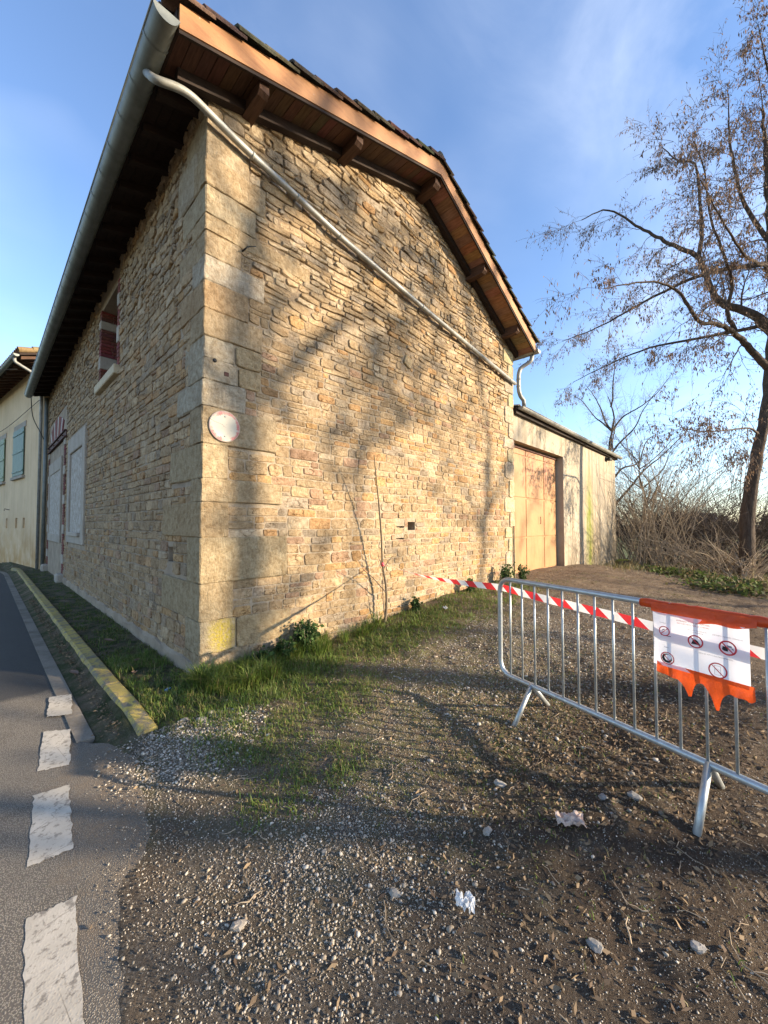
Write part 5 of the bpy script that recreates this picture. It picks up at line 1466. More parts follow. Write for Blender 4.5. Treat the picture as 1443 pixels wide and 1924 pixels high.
# climber stems on the barn wall
R = np.random.default_rng(5)
vine = empty('wall_climber', (12.6, -.02, gz(12.6, -.1))); tag(vine, 'thin bare climber stems spread over the cream barn wall', 'climber')
tb = Tubes()
for i in range(26):
    x = R.uniform(-2.3, 3.1); P_ = [np.array([x, R.uniform(-.05, .02), -.3])]; d = np.array([R.normal(0, .35), 0, 1.0])
    for w in range(7):
        d = d + np.array([R.normal(0, .28), R.normal(0, .015), R.normal(-.05, .12)]); d /= np.linalg.norm(d); q = P_[-1] + d * R.uniform(.16, .34); q[1] = min(max(q[1], -.16), .02); P_.append(q)
    tb.add(np.array(P_), np.linspace(.0065, .0022, 8), 4)
    for w in range(3):
        j = R.integers(2, 7); e = np.array(P_[j]); tb.add(np.array([e, e + np.array([R.normal(0, .2), -.02, R.uniform(.05, .3)]), e + np.array([R.normal(0, .35), -.03, R.uniform(.2, .5)])]), [.004, .003, .0015], 3)
tb.build('stems', M['straw'], vine)
# mossy stump
sx, sy = 14.6, -.55; sz = gz(sx, sy)
t = NT('mossy_stump', .95, .1)
gm = t.N.new('ShaderNodeNewGeometry'); spn = t.N.new('ShaderNodeSeparateXYZ'); t.L.new(gm.outputs['Normal'], spn.inputs[0])
c = t.mix(t.math('MULTIPLY', t.rng(spn.outputs[2], .2, .7), t.rng(t.noise(9, 5), .3, .5)), (.10, .075, .05), (.19, .20, .03))
M['stump'] = t.done(c, t.bump(t.noise((25, 25, 6), 6, .7), 1.0, .04))
m = MB(); n = 16; v = []
for (z, s_) in ((-.15, 1.25), (.0, 1.1), (.12, .98), (.30, .92), (.40, .85)):
    for q in range(n):
        a = 2 * math.pi * q / n; r_ = .36 * s_ * (1 + .10 * math.sin(3 * a + 1) + .06 * math.sin(7 * a)); v.append((r_ * math.cos(a), r_ * math.sin(a), z + (.03 * math.sin(2 * a) if z > .2 else 0)))
fs = [(q * n + w, q * n + (w + 1) % n, (q + 1) * n + (w + 1) % n, (q + 1) * n + w) for q in range(4) for w in range(n)] + [tuple(4 * n + w for w in range(n))]
m.add(v, fs); so = m.build('tree_stump', M['stump']); so.location = (sx, sy, sz); tag(so, 'sawn mossy tree stump at the foot of the barn corner', 'stump')

# far field edge: hedge line, trees and a low farm building
hb = at(1304, 62, -1.15)
fb = empty('farm_building', hb, rad(8)); tag(fb, 'low far farm building with dark roof beyond the thicket', 'building')
MB().box((0, -2.6, -.3), (6, 2.6, 3.0)).build('wall', mat('far_plaster', (.42, .34, .27), .9, noise=[(1, 4, .6, (.7, .66, .6))]), fb)
m = MB(); m.prism([(-.5, -3.0, 2.9), (3, -3.0, 4.4), (6.5, -3.0, 2.9)], (0, 6, 0)); m.build('roof', mat('far_roof', (.085, .065, .055), .9, noise=[(2, 4, .6, (.7, .66, .6))]), fb)
for q in (-1.2,): MB().box((-.04, q, .9), (.05, q + 1.1, 2.2)).build('window', M['cable'], fb)
R = np.random.default_rng(77); V = []; 
n = 26000
bx = R.uniform(0, 1, n); dist = 70 + 30 * R.random(n); a = (900 + bx * 900 - 721.5) / 724
hh = 3.2 + 1.3 * np.sin(bx * 31) + 1.0 * np.sin(bx * 73 + 1) + .8 * np.sin(bx * 140)
X_ = CAM.x + (cA + a * sA) * dist; Y_ = CAM.y + (sA - a * cA) * dist; Z_ = -1.2 + R.random(n) ** 1.2 * np.maximum(hh, 1.2)
pos = np.stack([X_, Y_, Z_], -1); dr = R.normal(0, 1, (n, 3)) + np.array([0, 0, 1.2])
pc = np.array([(.13, .10, .075), (.10, .085, .06), (.16, .125, .09), (.085, .09, .045)])
V, F, C = leaf_quads(pos, dr, R.uniform(.5, 1.5, n), R.uniform(.10, .40, n), pc[R.integers(0, 4, n)], R)
tag(np_obj('far_hedge', V, F, M['pod'], None, C), 'brown leafless hedge and trees along the far field edge', 'hedge', kind='stuff')

# ------------------------------------------------------------------ sapling tied to the tape
sp_ = empty('sapling', (2.414, -.16, .10)); tag(sp_, 'thin leafless sapling growing at the foot of the stone gable', 'sapling')
def rel(p): return np.array(p) - np.array((2.414, -.16, .10))
stem = [(2.414, -.16, .05), (2.457, -.16, .336), (2.436, -.17, .637), (2.351, -.19, .927), (2.267, -.24, 1.385), (2.155, -.30, 1.813), (2.015, -.38, 2.218), (1.955, -.42, 2.378)]
tb = Tubes(); pp = np.array([tuple(q) for q in smooth_path(stem, 4)]); tb.add(rel(pp), np.linspace(.021, .004, len(pp)), 8); tb.build('stem', M['straw'] if False else mat('sapling_bark', (.15, .115, .075), .85, noise=[(14, 4, .6, (.6, .55, .5))]), sp_)
tb = Tubes()
for b_ in ([(2.43, -.165, .55), (2.145, -.20, .78), (1.941, -.24, .908), (1.784, -.30, 1.059)], [(2.42, -.16, .22), (2.375, -.175, .45), (2.35, -.19, .65), (2.34, -.20, .834)], [(2.36, -.19, .90), (2.25, -.22, 1.02), (2.20, -.24, 1.12)], [(2.36, -.19, .88), (2.42, -.25, 1.0), (2.47, -.28, 1.05)],
           [(2.37, -.19, .80), (2.25, -.24, .92), (2.18, -.26, 1.02)], [(2.44, -.16, .30), (2.36, -.22, .42), (2.31, -.25, .55)], [(2.36, -.19, .86), (2.46, -.2, .98), (2.55, -.22, 1.02)], [(2.35, -.19, .95), (2.29, -.23, 1.1), (2.27, -.25, 1.2)]):
    q = np.array([tuple(w) for w in smooth_path(b_, 3)]); tb.add(rel(q), np.linspace(.008 if len(b_) > 3 else .005, .002, len(q)), 5)
tb.build('twigs', M['twig'], sp_)
MB().tube([rel((2.348, -.19, .915)), rel((2.345, -.19, .965))], .024, 8).build('tape_knot', mat('pink_red_tape', (.6, .06, .09), .5), sp_)
# ------------------------------------------------------------------ loose stones, grass and litter on the lot
def ico():
    g = (1 + 5 ** .5) / 2
    v = np.array([(-1, g, 0), (1, g, 0), (-1, -g, 0), (1, -g, 0), (0, -1, g), (0, 1, g), (0, -1, -g), (0, 1, -g), (g, 0, -1), (g, 0, 1), (-g, 0, -1), (-g, 0, 1)], float) / math.sqrt(1 + g * g)
    f = np.array([(0, 11, 5), (0, 5, 1), (0, 1, 7), (0, 7, 10), (0, 10, 11), (1, 5, 9), (5, 11, 4), (11, 10, 2), (10, 7, 6), (7, 1, 8), (3, 9, 4), (3, 4, 2), (3, 2, 6), (3, 6, 8), (3, 8, 9), (4, 9, 5), (2, 4, 11), (6, 2, 10), (8, 6, 7), (9, 8, 1)])
    return v, f
IV, IF = ico()
OV = np.array([(1, 0, 0), (-1, 0, 0), (0, 1, 0), (0, -1, 0), (0, 0, 1), (0, 0, -1)], float)
OF = np.array([(0, 2, 4), (2, 1, 4), (1, 3, 4), (3, 0, 4), (2, 0, 5), (1, 2, 5), (3, 1, 5), (0, 3, 5)])
R = np.random.default_rng(2024)
PEB = [IV * R.uniform(.62, 1.15, (12, 1)) for _ in range(14)]
PCOL = np.array([(.42, .365, .29), (.34, .295, .235), (.48, .425, .345), (.28, .235, .18), (.39, .31, .225), (.34, .305, .26), (.54, .48, .40), (.23, .19, .14)])
def surf(x, y):
    """height of whatever lies on top at x, y: lot or carriageway"""
    return np.maximum(ground_z(x, y), np.where(x < road_edge(y) - .0, road_zf(x, y) + .001, -9))
def pebbles(x, y, size, tone=1.0, sink=.36):
    n = len(x); k = R.integers(0, len(PEB), n); base = np.stack(PEB)[k]
    sc = np.stack([R.uniform(.75, 1.35, n), R.uniform(.65, 1.1, n), R.uniform(.42, .85, n)], -1) * (size / 2)[:, None]
    v = base * sc[:, None, :]
    a = R.uniform(0, 6.28, n); ca, sa = np.cos(a), np.sin(a); t1 = R.normal(0, .3, n)
    v = np.stack([v[..., 0], v[..., 1] * np.cos(t1)[:, None] - v[..., 2] * np.sin(t1)[:, None], v[..., 1] * np.sin(t1)[:, None] + v[..., 2] * np.cos(t1)[:, None]], -1)
    v = np.stack([v[..., 0] * ca[:, None] - v[..., 1] * sa[:, None], v[..., 0] * sa[:, None] + v[..., 1] * ca[:, None], v[..., 2]], -1)
    z = surf(x, y) + sc[:, 2] * (1 - 2 * sink)
    v = v + np.stack([x, y, z], -1)[:, None, :]
    F = (IF[None] + (np.arange(n) * 12)[:, None, None]).reshape(-1, 3)
    C = np.repeat(PCOL[R.integers(0, len(PCOL), n)] * R.uniform(.5, 1.12, (n, 1)) * tone, 12, axis=0)
    return v.reshape(-1, 3), F, C
M['pebble'] = mat('crushed_stone', (1, 1, 1), .88, use_col=True, noise=[(90, 3, .5, (.7, .68, .64))], bump=[(150, .4, .004, 'n')])
def field(n, x0, x1, y0, y1, keep):
    x = R.uniform(x0, x1, n); y = R.uniform(y0, y1, n); k = keep(x, y) > R.random(n); return x[k], y[k]
def nz2(x, y, s=1.0, o=0.0): return np.clip(.5 + .38 * vnoise(x, y, s * 1.3, 20 + o) + .30 * vnoise(x, y, s * 3.7, 30 + o), 0, 1)
def ell(x, y, cx, cy, rx, ry): return np.clip(1.6 - 1.0 * np.sqrt(((x - cx) / rx) ** 2 + ((y - cy) / ry) ** 2), 0, 1)
def in_view(x, y):
    dx, dy = x - CAM.x, y - CAM.y; f = dx * cA + dy * sA; s = dx * sA - dy * cA
    return (f > .55) & (np.abs(s) < f * 1.12 + 1.1)
grassy = lambda x, y: np.maximum.reduce([ell(x, y, .05, -.5, .55, .40), ell(x, y, -.12, -1.25, .32, .42), ell(x, y, -.1, -1.95, .38, .22), ell(x, y, .65, -1.15, .45, .45), ell(x, y, 1.6, -.55, 1.3, .40), ell(x, y, 3.4, -.45, 1.8, .45)])
outside = lambda x, y: ((y < -.03) | (x < -.03)) & ~((x < 0) & (y > -.62))
# broad fine scatter
parts = []
x, y = field(98000, -1.15, 3.6, -4.3, -.25, lambda x, y: outside(x, y) * in_view(x, y) * (.42 + .58 * nz2(x, y, 1.4)) * (1 - .85 * np.clip(grassy(x, y), 0, 1)) * np.where(x < road_edge(y) - .02, np.clip(1 - (road_edge(y) - x) / .34, 0, 1) ** 2.2 * .9, 1) * (1 - .80 * ell(x, y, 1.35, -3.35, 1.9, .85)))
sz = R.lognormal(math.log(.0065), .40, len(x)).clip(.003, .017); big = sz > .0072
parts.append(pebbles(x[big], y[big], sz[big])); small_stones = (x[~big], y[~big], sz[~big])
# pale spread at the end of the kerb
x, y = field(15000, -1.0, .35, -1.75, -.35, lambda x, y: outside(x, y) * ell(x, y, -.42, -.92, .40, .42) * np.where(x < road_edge(y), .25, 1))
parts.append(pebbles(x, y, R.lognormal(math.log(.0105), .40, len(x)).clip(.005, .03), 1.12))
# grey band behind the barrier
x, y = field(26000, .9, 7.0, -3.9, -1.0, lambda x, y: in_view(x, y) * np.clip(ell(x, y, 3.2, -2.2, 2.6, .85), 0, 1) * (.35 + .65 * nz2(x, y, 2.0, 2)))
sz = R.lognormal(math.log(.014), .42, len(x)).clip(.006, .04); big = sz > .0125
parts.append(pebbles(x[big], y[big], sz[big], .95)); small_stones = tuple(np.concatenate([a_, b_[~big]]) for a_, b_ in zip(small_stones, (x, y, sz)))
# band of pebbles in the foreground
x, y = field(9000, -1.0, .9, -3.3, -1.9, lambda x, y: ell(x, y, -.38, -2.55, .55, .42))
parts.append(pebbles(x, y, R.lognormal(math.log(.0095), .40, len(x)).clip(.004, .025), 1.0))
off = 0; VV = []; FF = []; CC = []
for (v, f, c) in parts: VV.append(v); FF.append(f + off); CC.append(c); off += len(v)
tag(np_obj('gravel', np.concatenate(VV), np.concatenate(FF), M['pebble'], None, np.concatenate(CC)), 'loose grey crushed stone scattered over the lot', 'gravel', kind='stuff')
# fine grit close to the lane
def chips(x, y, size, lo=.5, hi=1.2):
    n = len(x); s_ = size / 2
    v = OV[None] * R.uniform(.6, 1.3, (n, 6, 1)) * s_[:, None, None]; a = R.uniform(0, 6.28, n); t1 = R.uniform(0, 3.1, n)
    v = np.stack([v[..., 0] * np.cos(t1)[:, None] - v[..., 2] * np.sin(t1)[:, None], v[..., 1], v[..., 0] * np.sin(t1)[:, None] + v[..., 2] * np.cos(t1)[:, None]], -1)
    v = np.stack([v[..., 0] * np.cos(a)[:, None] - v[..., 1] * np.sin(a)[:, None], v[..., 0] * np.sin(a)[:, None] + v[..., 1] * np.cos(a)[:, None], v[..., 2]], -1) + np.stack([x, y, surf(x, y) + s_ * .4], -1)[:, None, :]
    return v.reshape(-1, 3), (OF[None] + (np.arange(n) * 6)[:, None, None]).reshape(-1, 3), np.repeat(PCOL[R.integers(0, len(PCOL), n)] * R.uniform(lo, hi, (n, 1)), 6, axis=0)
x, y = field(98000, -1.15, 2.6, -4.2, -1.2, lambda x, y: in_view(x, y) * np.clip(1.35 - np.hypot(x - CAM.x, y - CAM.y) / 3.2, 0, 1) * (.5 + .5 * nz2(x, y, 2.2, 4)) * (x > road_edge(y) - .03 - .40 * R.random(len(x)) ** 2.5))
gs = R.lognormal(math.log(.0036), .35, len(x)).clip(.0018, .008)
gv, gf, gc = chips(np.concatenate([x, small_stones[0]]), np.concatenate([y, small_stones[1]]), np.concatenate([gs, small_stones[2]]))
tag(np_obj('grit', gv, gf, M['pebble'], None, gc), 'fine grit lying over the foreground soil', 'grit', kind='stuff')
# bigger loose stones, each its own
from bpy import data as D_
SUBV = None
def rock(x, y, s, c, lb, flat_=.6, seed=0, grp=None):
    r = np.random.default_rng(seed); m = MB(); n = 9; v = []
    for (z, k) in ((-.35, .75), (0, 1.0), (.38, .86), (.62, .5)):
        for q in range(n):
            a = 2 * math.pi * q / n + r.uniform(-.15, .15); rr_ = k * s * r.uniform(.66, 1.15); v.append((rr_ * math.cos(a), rr_ * .72 * math.sin(a), (z + r.uniform(-.08, .08)) * s * flat_))
    fs = [(q * n + w, q * n + (w + 1) % n, (q + 1) * n + (w + 1) % n, (q + 1) * n + w) for q in range(3) for w in range(n)] + [tuple(3 * n + w for w in range(n)), tuple(range(n))[::-1]]
    m.add(v, fs, tuple(q * .62 for q in c)); o = m.build('loose_stone', M['pebble']); o.location = (x, y, gz(x, y) + .12 * s * flat_); o.rotation_euler = (r.uniform(-.15, .15), r.uniform(-.15, .15), r.uniform(0, 6.28))
    tag(o, lb, 'stone', grp); return o
ROCKS = [(-.775, -2.43, .036, (.44, .39, .33), 'flat pale stone lying alone on the grit by the road edge'), (.055, -3.46, .032, (.36, .34, .31), 'grey stone in the soil below the crumpled white tissue'),
         (.28, -3.73, .034, (.38, .36, .34), 'blue-grey stone half sunk in dark soil'), (.60, -2.82, .045, (.47, .44, .38), 'whitish stone on the soil ridge in front of the barrier foot'),
         (.80, -3.30, .034, (.31, .29, .27), 'grey stone right beside the torn cardboard'), (.93, -3.42, .040, (.35, .33, .30), 'rounded grey stone between the torn cardboard and the barrier leg'),
         (.22, -2.95, .030, (.45, .40, .34), 'pale stone on the ridge left of the torn cardboard'), (-.28, -2.80, .028, (.44, .40, .34), 'pale stone on the grit above the tissue'),
         (-.36, -2.43, .022, (.40, .36, .30), 'small pale stone on the pebble band'), (-.26, -.72, .050, (.42, .38, .33), 'pale stone at the kerb end against the grass'),
         (-.17, -.68, .040, (.48, .44, .38), 'whitish stone lying in the grass edge by the gravel spread'), (-.36, -.63, .035, (.47, .43, .37), 'small whitish stone beside the yellow kerb end')]
for i, (x, y, s, c, lb) in enumerate(ROCKS): rock(x, y, s, c, lb, seed=300 + i)
# medium stones nobody would count
x, y = field(620, -.7, 3.4, -4.1, -1.0, lambda x, y: in_view(x, y) * (.25 + .75 * ell(x, y, 1.0, -3.1, 1.6, .8)) * (1 - .7 * np.clip(grassy(x, y), 0, 1)))
v, f, c = pebbles(x, y, R.lognormal(math.log(.019), .32, len(x)).clip(.011, .045), .85, .42)
tag(np_obj('coarse_gravel', v, f, M['pebble'], None, c), 'coarser loose stones strewn through the soil and gravel', 'gravel', kind='stuff')

# grass
def blades(x, y, h, lean, cols_, wd=.0035, dirn=None, zoff=-.01):
    n = len(x); z = surf(x, y) + zoff; a = R.uniform(0, 6.28, n) if dirn is None else dirn
    d = np.stack([np.cos(a), np.sin(a), np.zeros(n)], -1); s = np.stack([-np.sin(a), np.cos(a), np.zeros(n)], -1)
    p0 = np.stack([x, y, z], -1); up = np.array([0, 0, 1.0])
    p1 = p0 + d * (h * lean * .28)[:, None] + up * (h * .55)[:, None]
    p2 = p0 + d * (h * lean)[:, None] + up * (h * (1 - .42 * lean ** 1.4))[:, None]
    w = (wd * R.uniform(.7, 1.4, n))[:, None]
    V = np.stack([p0 - s * w, p0 + s * w, p1 - s * w * .8, p1 + s * w * .8, p2], 1).reshape(-1, 3)
    i = (np.arange(n) * 5)[:, None, None]
    F = (i + np.array([[(0, 1, 3), (0, 3, 2), (2, 3, 4)]])).reshape(-1, 3)
    return V, F, np.repeat(cols_, 5, axis=0)
GC = np.array([(.105, .165, .026), (.14, .20, .036), (.085, .14, .024), (.18, .21, .05), (.25, .21, .085)])
def gcol(n, dry=.12): 
    k = R.integers(0, 4, n); k = np.where(R.random(n) < dry, 4, k); return GC[k] * R.uniform(.7, 1.25, (n, 1))
def join(parts_):
    o = 0; A = []; B = []; C_ = []
    for (v, f, c) in parts_: A.append(v); B.append(f + o); C_.append(c); o += len(v)
    return np.concatenate(A), np.concatenate(B), np.concatenate(C_)
def tufts(cx, cy, hm, nb_, spread=.05):
    P_ = []
    for q in range(len(cx)):
        n = int(nb_ * R.uniform(.6, 1.4)); an = R.uniform(0, 6.28, n); rr_ = np.abs(R.normal(0, spread, n))
        P_.append(blades(cx[q] + rr_ * np.cos(an), cy[q] + rr_ * np.sin(an), hm[q] * R.uniform(.55, 1.15, n), R.uniform(.25, .95, n), gcol(n, .08), .0030, an + R.normal(0, .5, n)))
    return P_
# long tufts at the foot of the corner and gable
cx = np.concatenate([R.uniform(-.06, 1.25, 46), R.uniform(-.10, .55, 30), R.uniform(1.2, 2.3, 12)]); cy = np.concatenate([-.05 - np.abs(R.normal(0, .13, 46)), R.uniform(-.55, -.15, 30), R.uniform(-.3, -.06, 12)])
P_ = tufts(cx, cy, R.uniform(.13, .27, len(cx)), 75, .045)
x, y = field(9000, -.35, 1.6, -.95, -.03, lambda x, y: outside(x, y) * np.clip(ell(x, y, .35, -.42, .75, .38), 0, 1)); P_.append(blades(x, y, R.uniform(.04, .11, len(x)), R.uniform(.2, .9, len(x)), gcol(len(x)), .0026))
v, f, c = join(P_)
tag(np_obj('grass', v, f, M['blade'], None, c), 'long green grass tufts along the foot of the stone corner', 'grass', kind='stuff')
# short turf patches
P_ = []
x, y = field(120000, -.6, 3.0, -2.4, -.35, lambda x, y: outside(x, y) * np.clip(grassy(x, y) * 1.2 - .25, 0, 1) * np.clip(nz2(x * 3, y * 3, 1.7, 3) * 2.4 - .35, 0, 1))
P_.append(blades(x, y, R.lognormal(math.log(.027), .45, len(x)).clip(.010, .085), R.uniform(.2, 1.0, len(x)), gcol(len(x), .22), .0023))
x, y = field(26000, 1.4, 6.6, -1.35, -.05, lambda x, y: np.clip(ell(x, y, 3.6, -.50, 2.6, .55), 0, 1) * np.clip(nz2(x * 2, y * 2, 1.7, 5) * 2 - .35, 0, 1))
P_.append(blades(x, y, R.lognormal(math.log(.045), .4, len(x)).clip(.015, .14), R.uniform(.2, 1.0, len(x)), gcol(len(x), .2), .0034))
x, y = field(40000, -.1, 3.2, -4.1, -1.5, lambda x, y: in_view(x, y) * np.clip(nz2(x * 3.3, y * 3.3, 1.9, 8) * 2.4 - .95, 0, 1) * (.25 + .75 * ell(x, y, 1.0, -2.3, 1.2, .7)))
P_.append(blades(x, y, R.lognormal(math.log(.022), .4, len(x)).clip(.008, .06), R.uniform(.3, 1.0, len(x)), gcol(len(x), .45), .0020))
x, y = field(60000, -.5, 9.5, -3.6, -.1, lambda x, y: outside(x, y) * in_view(x, y) * np.clip(vnoise(x, y, 2.3, 7) * 1.1 + .12, 0, 1) * np.clip(vnoise(x, y, 9.0, 8) * 1.5 + .5, 0, 1))
P_.append(blades(x, y, R.lognormal(math.log(.020), .4, len(x)).clip(.007, .05), R.uniform(.3, 1.0, len(x)), gcol(len(x), .5), .0022))
v, f, c = join(P_)
tag(np_obj('turf', v, f, M['blade'], None, c), 'short patchy turf growing through the grit', 'grass', kind='stuff')
x, y = field(26000, -.535, -.03, -.60, 13.0, lambda x, y: np.clip(nz2(x * 2.2, y * 1.6, 1.6, 11) * 2.6 - .75, 0, 1) * np.where(y < 1.2, 1.0, np.clip(4 / (y + 2), 0, 1)))
P_ = [blades(x, y, R.lognormal(math.log(.035), .4, len(x)).clip(.012, .10), R.uniform(.3, 1.0, len(x)), gcol(len(x), .25) * .8, .0034)]
x, y = field(14000, -.54, -.05, -.62, 1.3, lambda x, y: np.clip(nz2(x * 2.2, y * 2.2, 1.9, 12) * 2.4 - .55, 0, 1)); P_.append(blades(x, y, R.lognormal(math.log(.042), .45, len(x)).clip(.015, .13), R.uniform(.2, 1.0, len(x)), gcol(len(x), .2), .0026))
v, f, c = join(P_)
tag(np_obj('verge_grass', v, f, M['blade'], None, c), 'green grass verge between the yellow kerb and the street wall', 'grass', kind='stuff')
# ivy and nettle ground cover in front of the thicket
n = 4200
a = R.random(n); x = 8.6 + a * 6.6; y = -3.9 + (x - 8.6) * .48 + R.normal(0, .38, n) + .25 * np.sin(x * 3)
x2 = R.uniform(14.5, 22, 6000); y2 = R.uniform(-5, 1.0, 6000); x = np.concatenate([x, x2]); y = np.concatenate([y, y2]); k = y < -.12; x, y = x[k], y[k]; n = len(x)
pos = np.stack([x, y, ground_z(x, y) + R.uniform(.0, .16, n)], -1); dr = np.stack([R.normal(0, 1, n), R.normal(0, 1, n), R.normal(.25, .4, n)], -1)
LC = np.array([(.075, .11, .028), (.10, .13, .038), (.055, .08, .024), (.13, .12, .055), (.12, .09, .05)])
V, F, C = leaf_quads(pos, dr, R.uniform(.05, .13, n), R.uniform(.04, .09, n), LC[R.integers(0, 5, n)] * R.uniform(.7, 1.2, (n, 1)), R)
tag(np_obj('ground_ivy', V, F, M['leaf'], None, C), 'low leafy ground cover along the edge of the thicket', 'ground cover', kind='stuff')
x, y = field(30000, 9, 24, -6, 1, lambda x, y: np.clip((x - 9.5 - .0 * y) / 4 - np.maximum(0, (y + 1.2) * .5), 0, 1) * (y < -.1) * np.clip(nz2(x, y, 1.2) * 1.6 - .2, 0, 1))
v, f, c = blades(x, y, R.lognormal(math.log(.16), .5, len(x)).clip(.04, .5), R.uniform(.2, 1.0, len(x)), np.array([(.20, .17, .09), (.15, .15, .055), (.26, .21, .12)])[R.integers(0, 3, len(x))] * R.uniform(.7, 1.2, (len(x), 1)), .007)
tag(np_obj('dry_grass', v, f, M['blade'], None, c), 'dry straw coloured grass under the thicket', 'grass', kind='stuff')

# leafy weeds at the foot of the gable
def weed(x, y, H, n, seed, lb, cols_=((.035, .070, .020), (.05, .09, .028), (.07, .115, .035))):
    r = np.random.default_rng(seed); z = gz(x, y); o = empty('leafy_weed', (x, y, z)); tag(o, lb, 'plant', 'weeds along the gable foot'); tb_ = Tubes(); pos = []; dr = []
    for i in range(max(5, n // 22)):
        az = r.uniform(0, 6.28); e = np.array([math.cos(az) * H * .5 * r.random(), math.sin(az) * H * .4 * r.random() - .02, H * r.uniform(.55, 1.0)]); q = np.array([[0, 0, -.02], e * np.array([.4, .4, .5]), e]); q[:, :2] += r.normal(0, .03, (1, 2)); tb_.add(q, [.004, .003, .002], 4)
        for w in range(22):
            f_ = r.uniform(.15, 1.0); b_ = q[0] * (1 - f_) + q[2] * f_; pos.append(b_ + r.normal(0, .012, 3)); dr.append(r.normal(0, 1, 3) + np.array([0, -.2, .15]))
    V, F, C = leaf_quads(pos, dr, r.uniform(.03, .07, len(pos)), r.uniform(.022, .05, len(pos)), np.array(cols_)[r.integers(0, 3, len(pos))] * r.uniform(.7, 1.3, (len(pos), 1)), r)
    tb_.build('stems', M['straw'], o); np_obj('leaves', V, F, M['leaf'], o, C)
weed(1.12, -.15, .40, 900, 401, 'dark leafy weed clump standing tallest against the gable foot near the corner')
weed(.82, -.18, .24, 520, 402, 'low dark leafy weed clump next to the tallest clump by the corner'); weed(.55, -.16, .20, 300, 403, 'low leafy weed among the long grass nearest the stone corner')
weed(3.1, -.14, .22, 260, 404, 'leafy weed against the gable foot just past the sapling'); weed(5.9, -.22, .40, 420, 405, 'tall leafy weed by the barn end of the gable'); weed(6.45, -.35, .34, 360, 406, 'bushy green weed beside the iron rod at the gable end')
weed(4.6, -.18, .24, 240, 407, 'leafy weed halfway along the gable foot')

# fallen twigs and dead leaves
tb = Tubes()
for i in range(150):
    x, y = R.uniform(-.7, 2.8), R.uniform(-4.1, -.6)
    if not in_view(np.array(x), np.array(y)): continue
    a = R.uniform(0, 6.28); L = R.lognormal(math.log(.11), .5); n = 5; q = []
    for w in range(n):
        a += R.normal(0, .22); px_ = x + math.cos(a) * L * w / n; py_ = y + math.sin(a) * L * w / n; q.append((px_, py_, gz(px_, py_) + .005 + R.uniform(0, .006)))
    tb.add(np.array(q), np.linspace(.0024, .0011, n) * R.uniform(.7, 1.5), 4)
tag(tb.build('fallen_twigs', M['straw'], None), 'thin fallen twigs strewn on the soil', 'twigs', kind='stuff')
x = np.concatenate([np.concatenate([R.uniform(-.9, 5, 2500), R.normal(1.5, .9, 6500)]), R.uniform(-.80, -.71, 1100), R.uniform(4, 13, 5000)]); y = np.concatenate([R.uniform(-4.2, -.1, 2500), R.normal(-3.0, .6, 6500), R.uniform(-.4, 7, 1100), R.uniform(-4, -.1, 5000)]); k = in_view(x, y) & (outside(x, y) | (x < -.7)); x, y = x[k], y[k]; n = len(x)
pos = np.stack([x, y, surf(x, y) + .006], -1); V, F, C = leaf_quads(pos, np.stack([R.normal(0, 1, n), R.normal(0, 1, n), R.normal(0, .12, n)], -1), R.uniform(.012, .045, n), R.uniform(.006, .02, n), np.array([(.20, .14, .085), (.28, .20, .12), (.13, .09, .06)])[R.integers(0, 3, n)], R)
tag(np_obj('dead_leaves', V, F, M['pod'], None, C), 'small dead leaves and seed pods on the ground', 'leaves', kind='stuff')
for i, (x, y, s, lb) in enumerate([(-.42, .55, .06, 'curled dead leaf on the verge near the kerb end'), (-.36, 2.0, .07, 'curled dead leaf on the verge halfway along'), (-.80, 1.25, .07, 'curled dead leaf in the gutter channel'), (-.30, .95, .055, 'brown dead leaf on the verge close to the corner')]):
    r = np.random.default_rng(500 + i); v = []
    for a_ in range(6):
        for b_ in range(4): v.append(((a_ / 5 - .5) * s * 1.6, (b_ / 3 - .5) * s * (1 - abs(a_ / 5 - .5) * 1.5), .25 * s * (b_ / 3 - .5) ** 2 * 4 + r.uniform(0, .06) * s))
    f = [(a_ * 4 + b_, a_ * 4 + 4 + b_, a_ * 4 + 5 + b_, a_ * 4 + 1 + b_) for a_ in range(5) for b_ in range(3)]
    o = MB().add(v, f, (.24, .16, .12), True).build('dead_leaf', M['pod']); o.location = (x, y, (gz(x, y) if x > -.7 else -.09) + .03); o.rotation_euler = (0, .15, r.uniform(0, 6)); tag(o, lb, 'leaf')

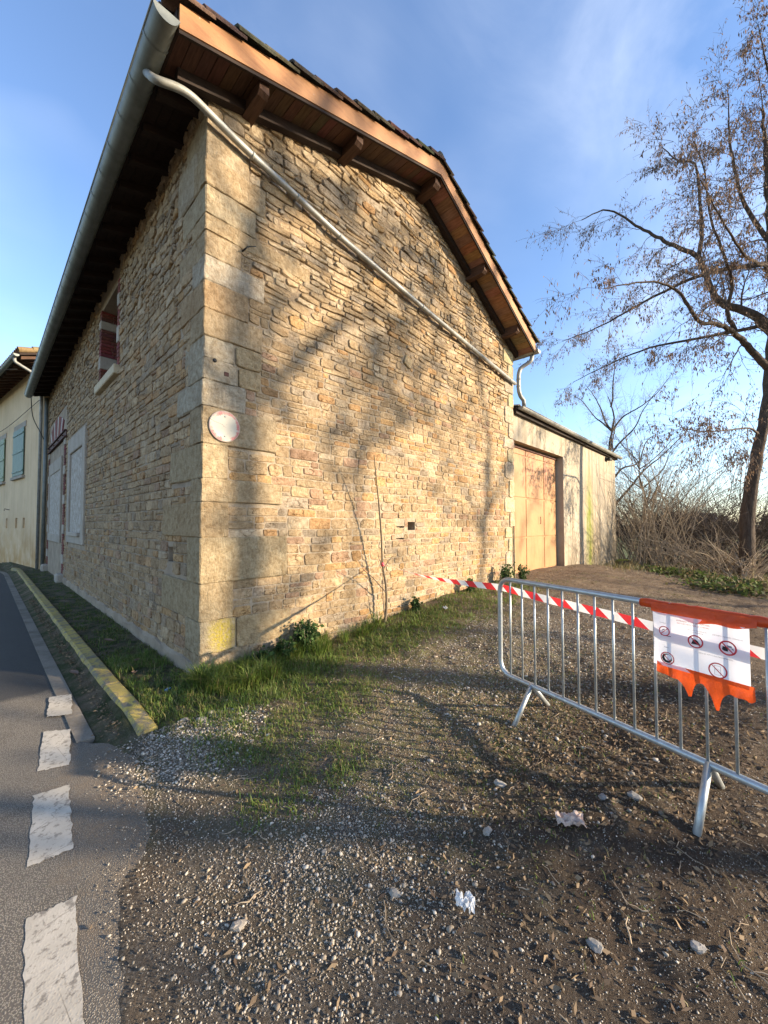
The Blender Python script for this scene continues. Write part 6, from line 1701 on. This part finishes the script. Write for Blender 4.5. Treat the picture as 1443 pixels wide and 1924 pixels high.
# litter
def crumple(name, x, y, sx, sy, seed, amp, mtl, lb, cat, lift=.02, rot=0.0, notch=0.0):
    r = np.random.default_rng(seed); n = 14; v = []; z = gz(x, y); H = r.normal(0, 1, (n + 1, n + 1))
    for _ in range(2): H = (H + np.roll(H, 1, 0) + np.roll(H, -1, 0) + np.roll(H, 1, 1) + np.roll(H, -1, 1)) / 2.6
    for i in range(n + 1):
        for j in range(n + 1):
            u_, w_ = i / n - .5, j / n - .5; e = 1 + .06 * math.sin(9 * u_ + seed) * (abs(w_) > .3) + .05 * math.sin(13 * w_ + seed * 2) * (abs(u_) > .3) - notch * (abs(u_) < .16) * max(0, -w_)
            v.append((u_ * sx * e + r.normal(0, .008) * sx, w_ * sy * e + r.normal(0, .008) * sy, lift + amp * H[i, j]))
    f = [(i * (n + 1) + j, (i + 1) * (n + 1) + j, (i + 1) * (n + 1) + j + 1, i * (n + 1) + j + 1) for i in range(n) for j in range(n)]
    zs = [q[2] for q in v]; lo = min(zs); v = [(a, b, c - lo) for a, b, c in v]
    o = MB().add(v, f, sm=False).build(name, mtl); o.location = (x, y, z + .004); o.rotation_euler = (0, 0, rot); tag(o, lb, cat); return o
M['card'] = mat('damp_cardboard', (.55, .43, .36), .85, noise=[(12, 5, .6, (.72, .62, .55))], translucent=.15)
M['tissue'] = mat('white_tissue', (.78, .78, .78), .85, noise=[(30, 4, .4, (.8, .78, .74))], translucent=.25)
M['bluefilm'] = mat('blue_film', (.10, .36, .66), .5, translucent=.2)
crumple('torn_cardboard', .50, -3.235, .125, .075, 3, .010, M['card'], 'torn pinkish piece of cardboard lying on the dark soil ridge', 'cardboard', rot=-1.1, notch=.7)
crumple('crumpled_tissue', -.150, -3.055, .045, .075, 8, .014, M['tissue'], 'crumpled white tissue on the grit in front of the soil ridge', 'tissue', rot=.6)
crumple('blue_wrapper', -.30, -.04, .045, .028, 5, .006, M['bluefilm'], 'small blue wrapper in the grass by the street wall', 'wrapper', rot=.3)
crumple('white_wrapper', 3.40, -.50, .10, .05, 6, .008, M['tissue'], 'small white wrapper in the weeds beyond the sapling', 'wrapper', rot=.9)
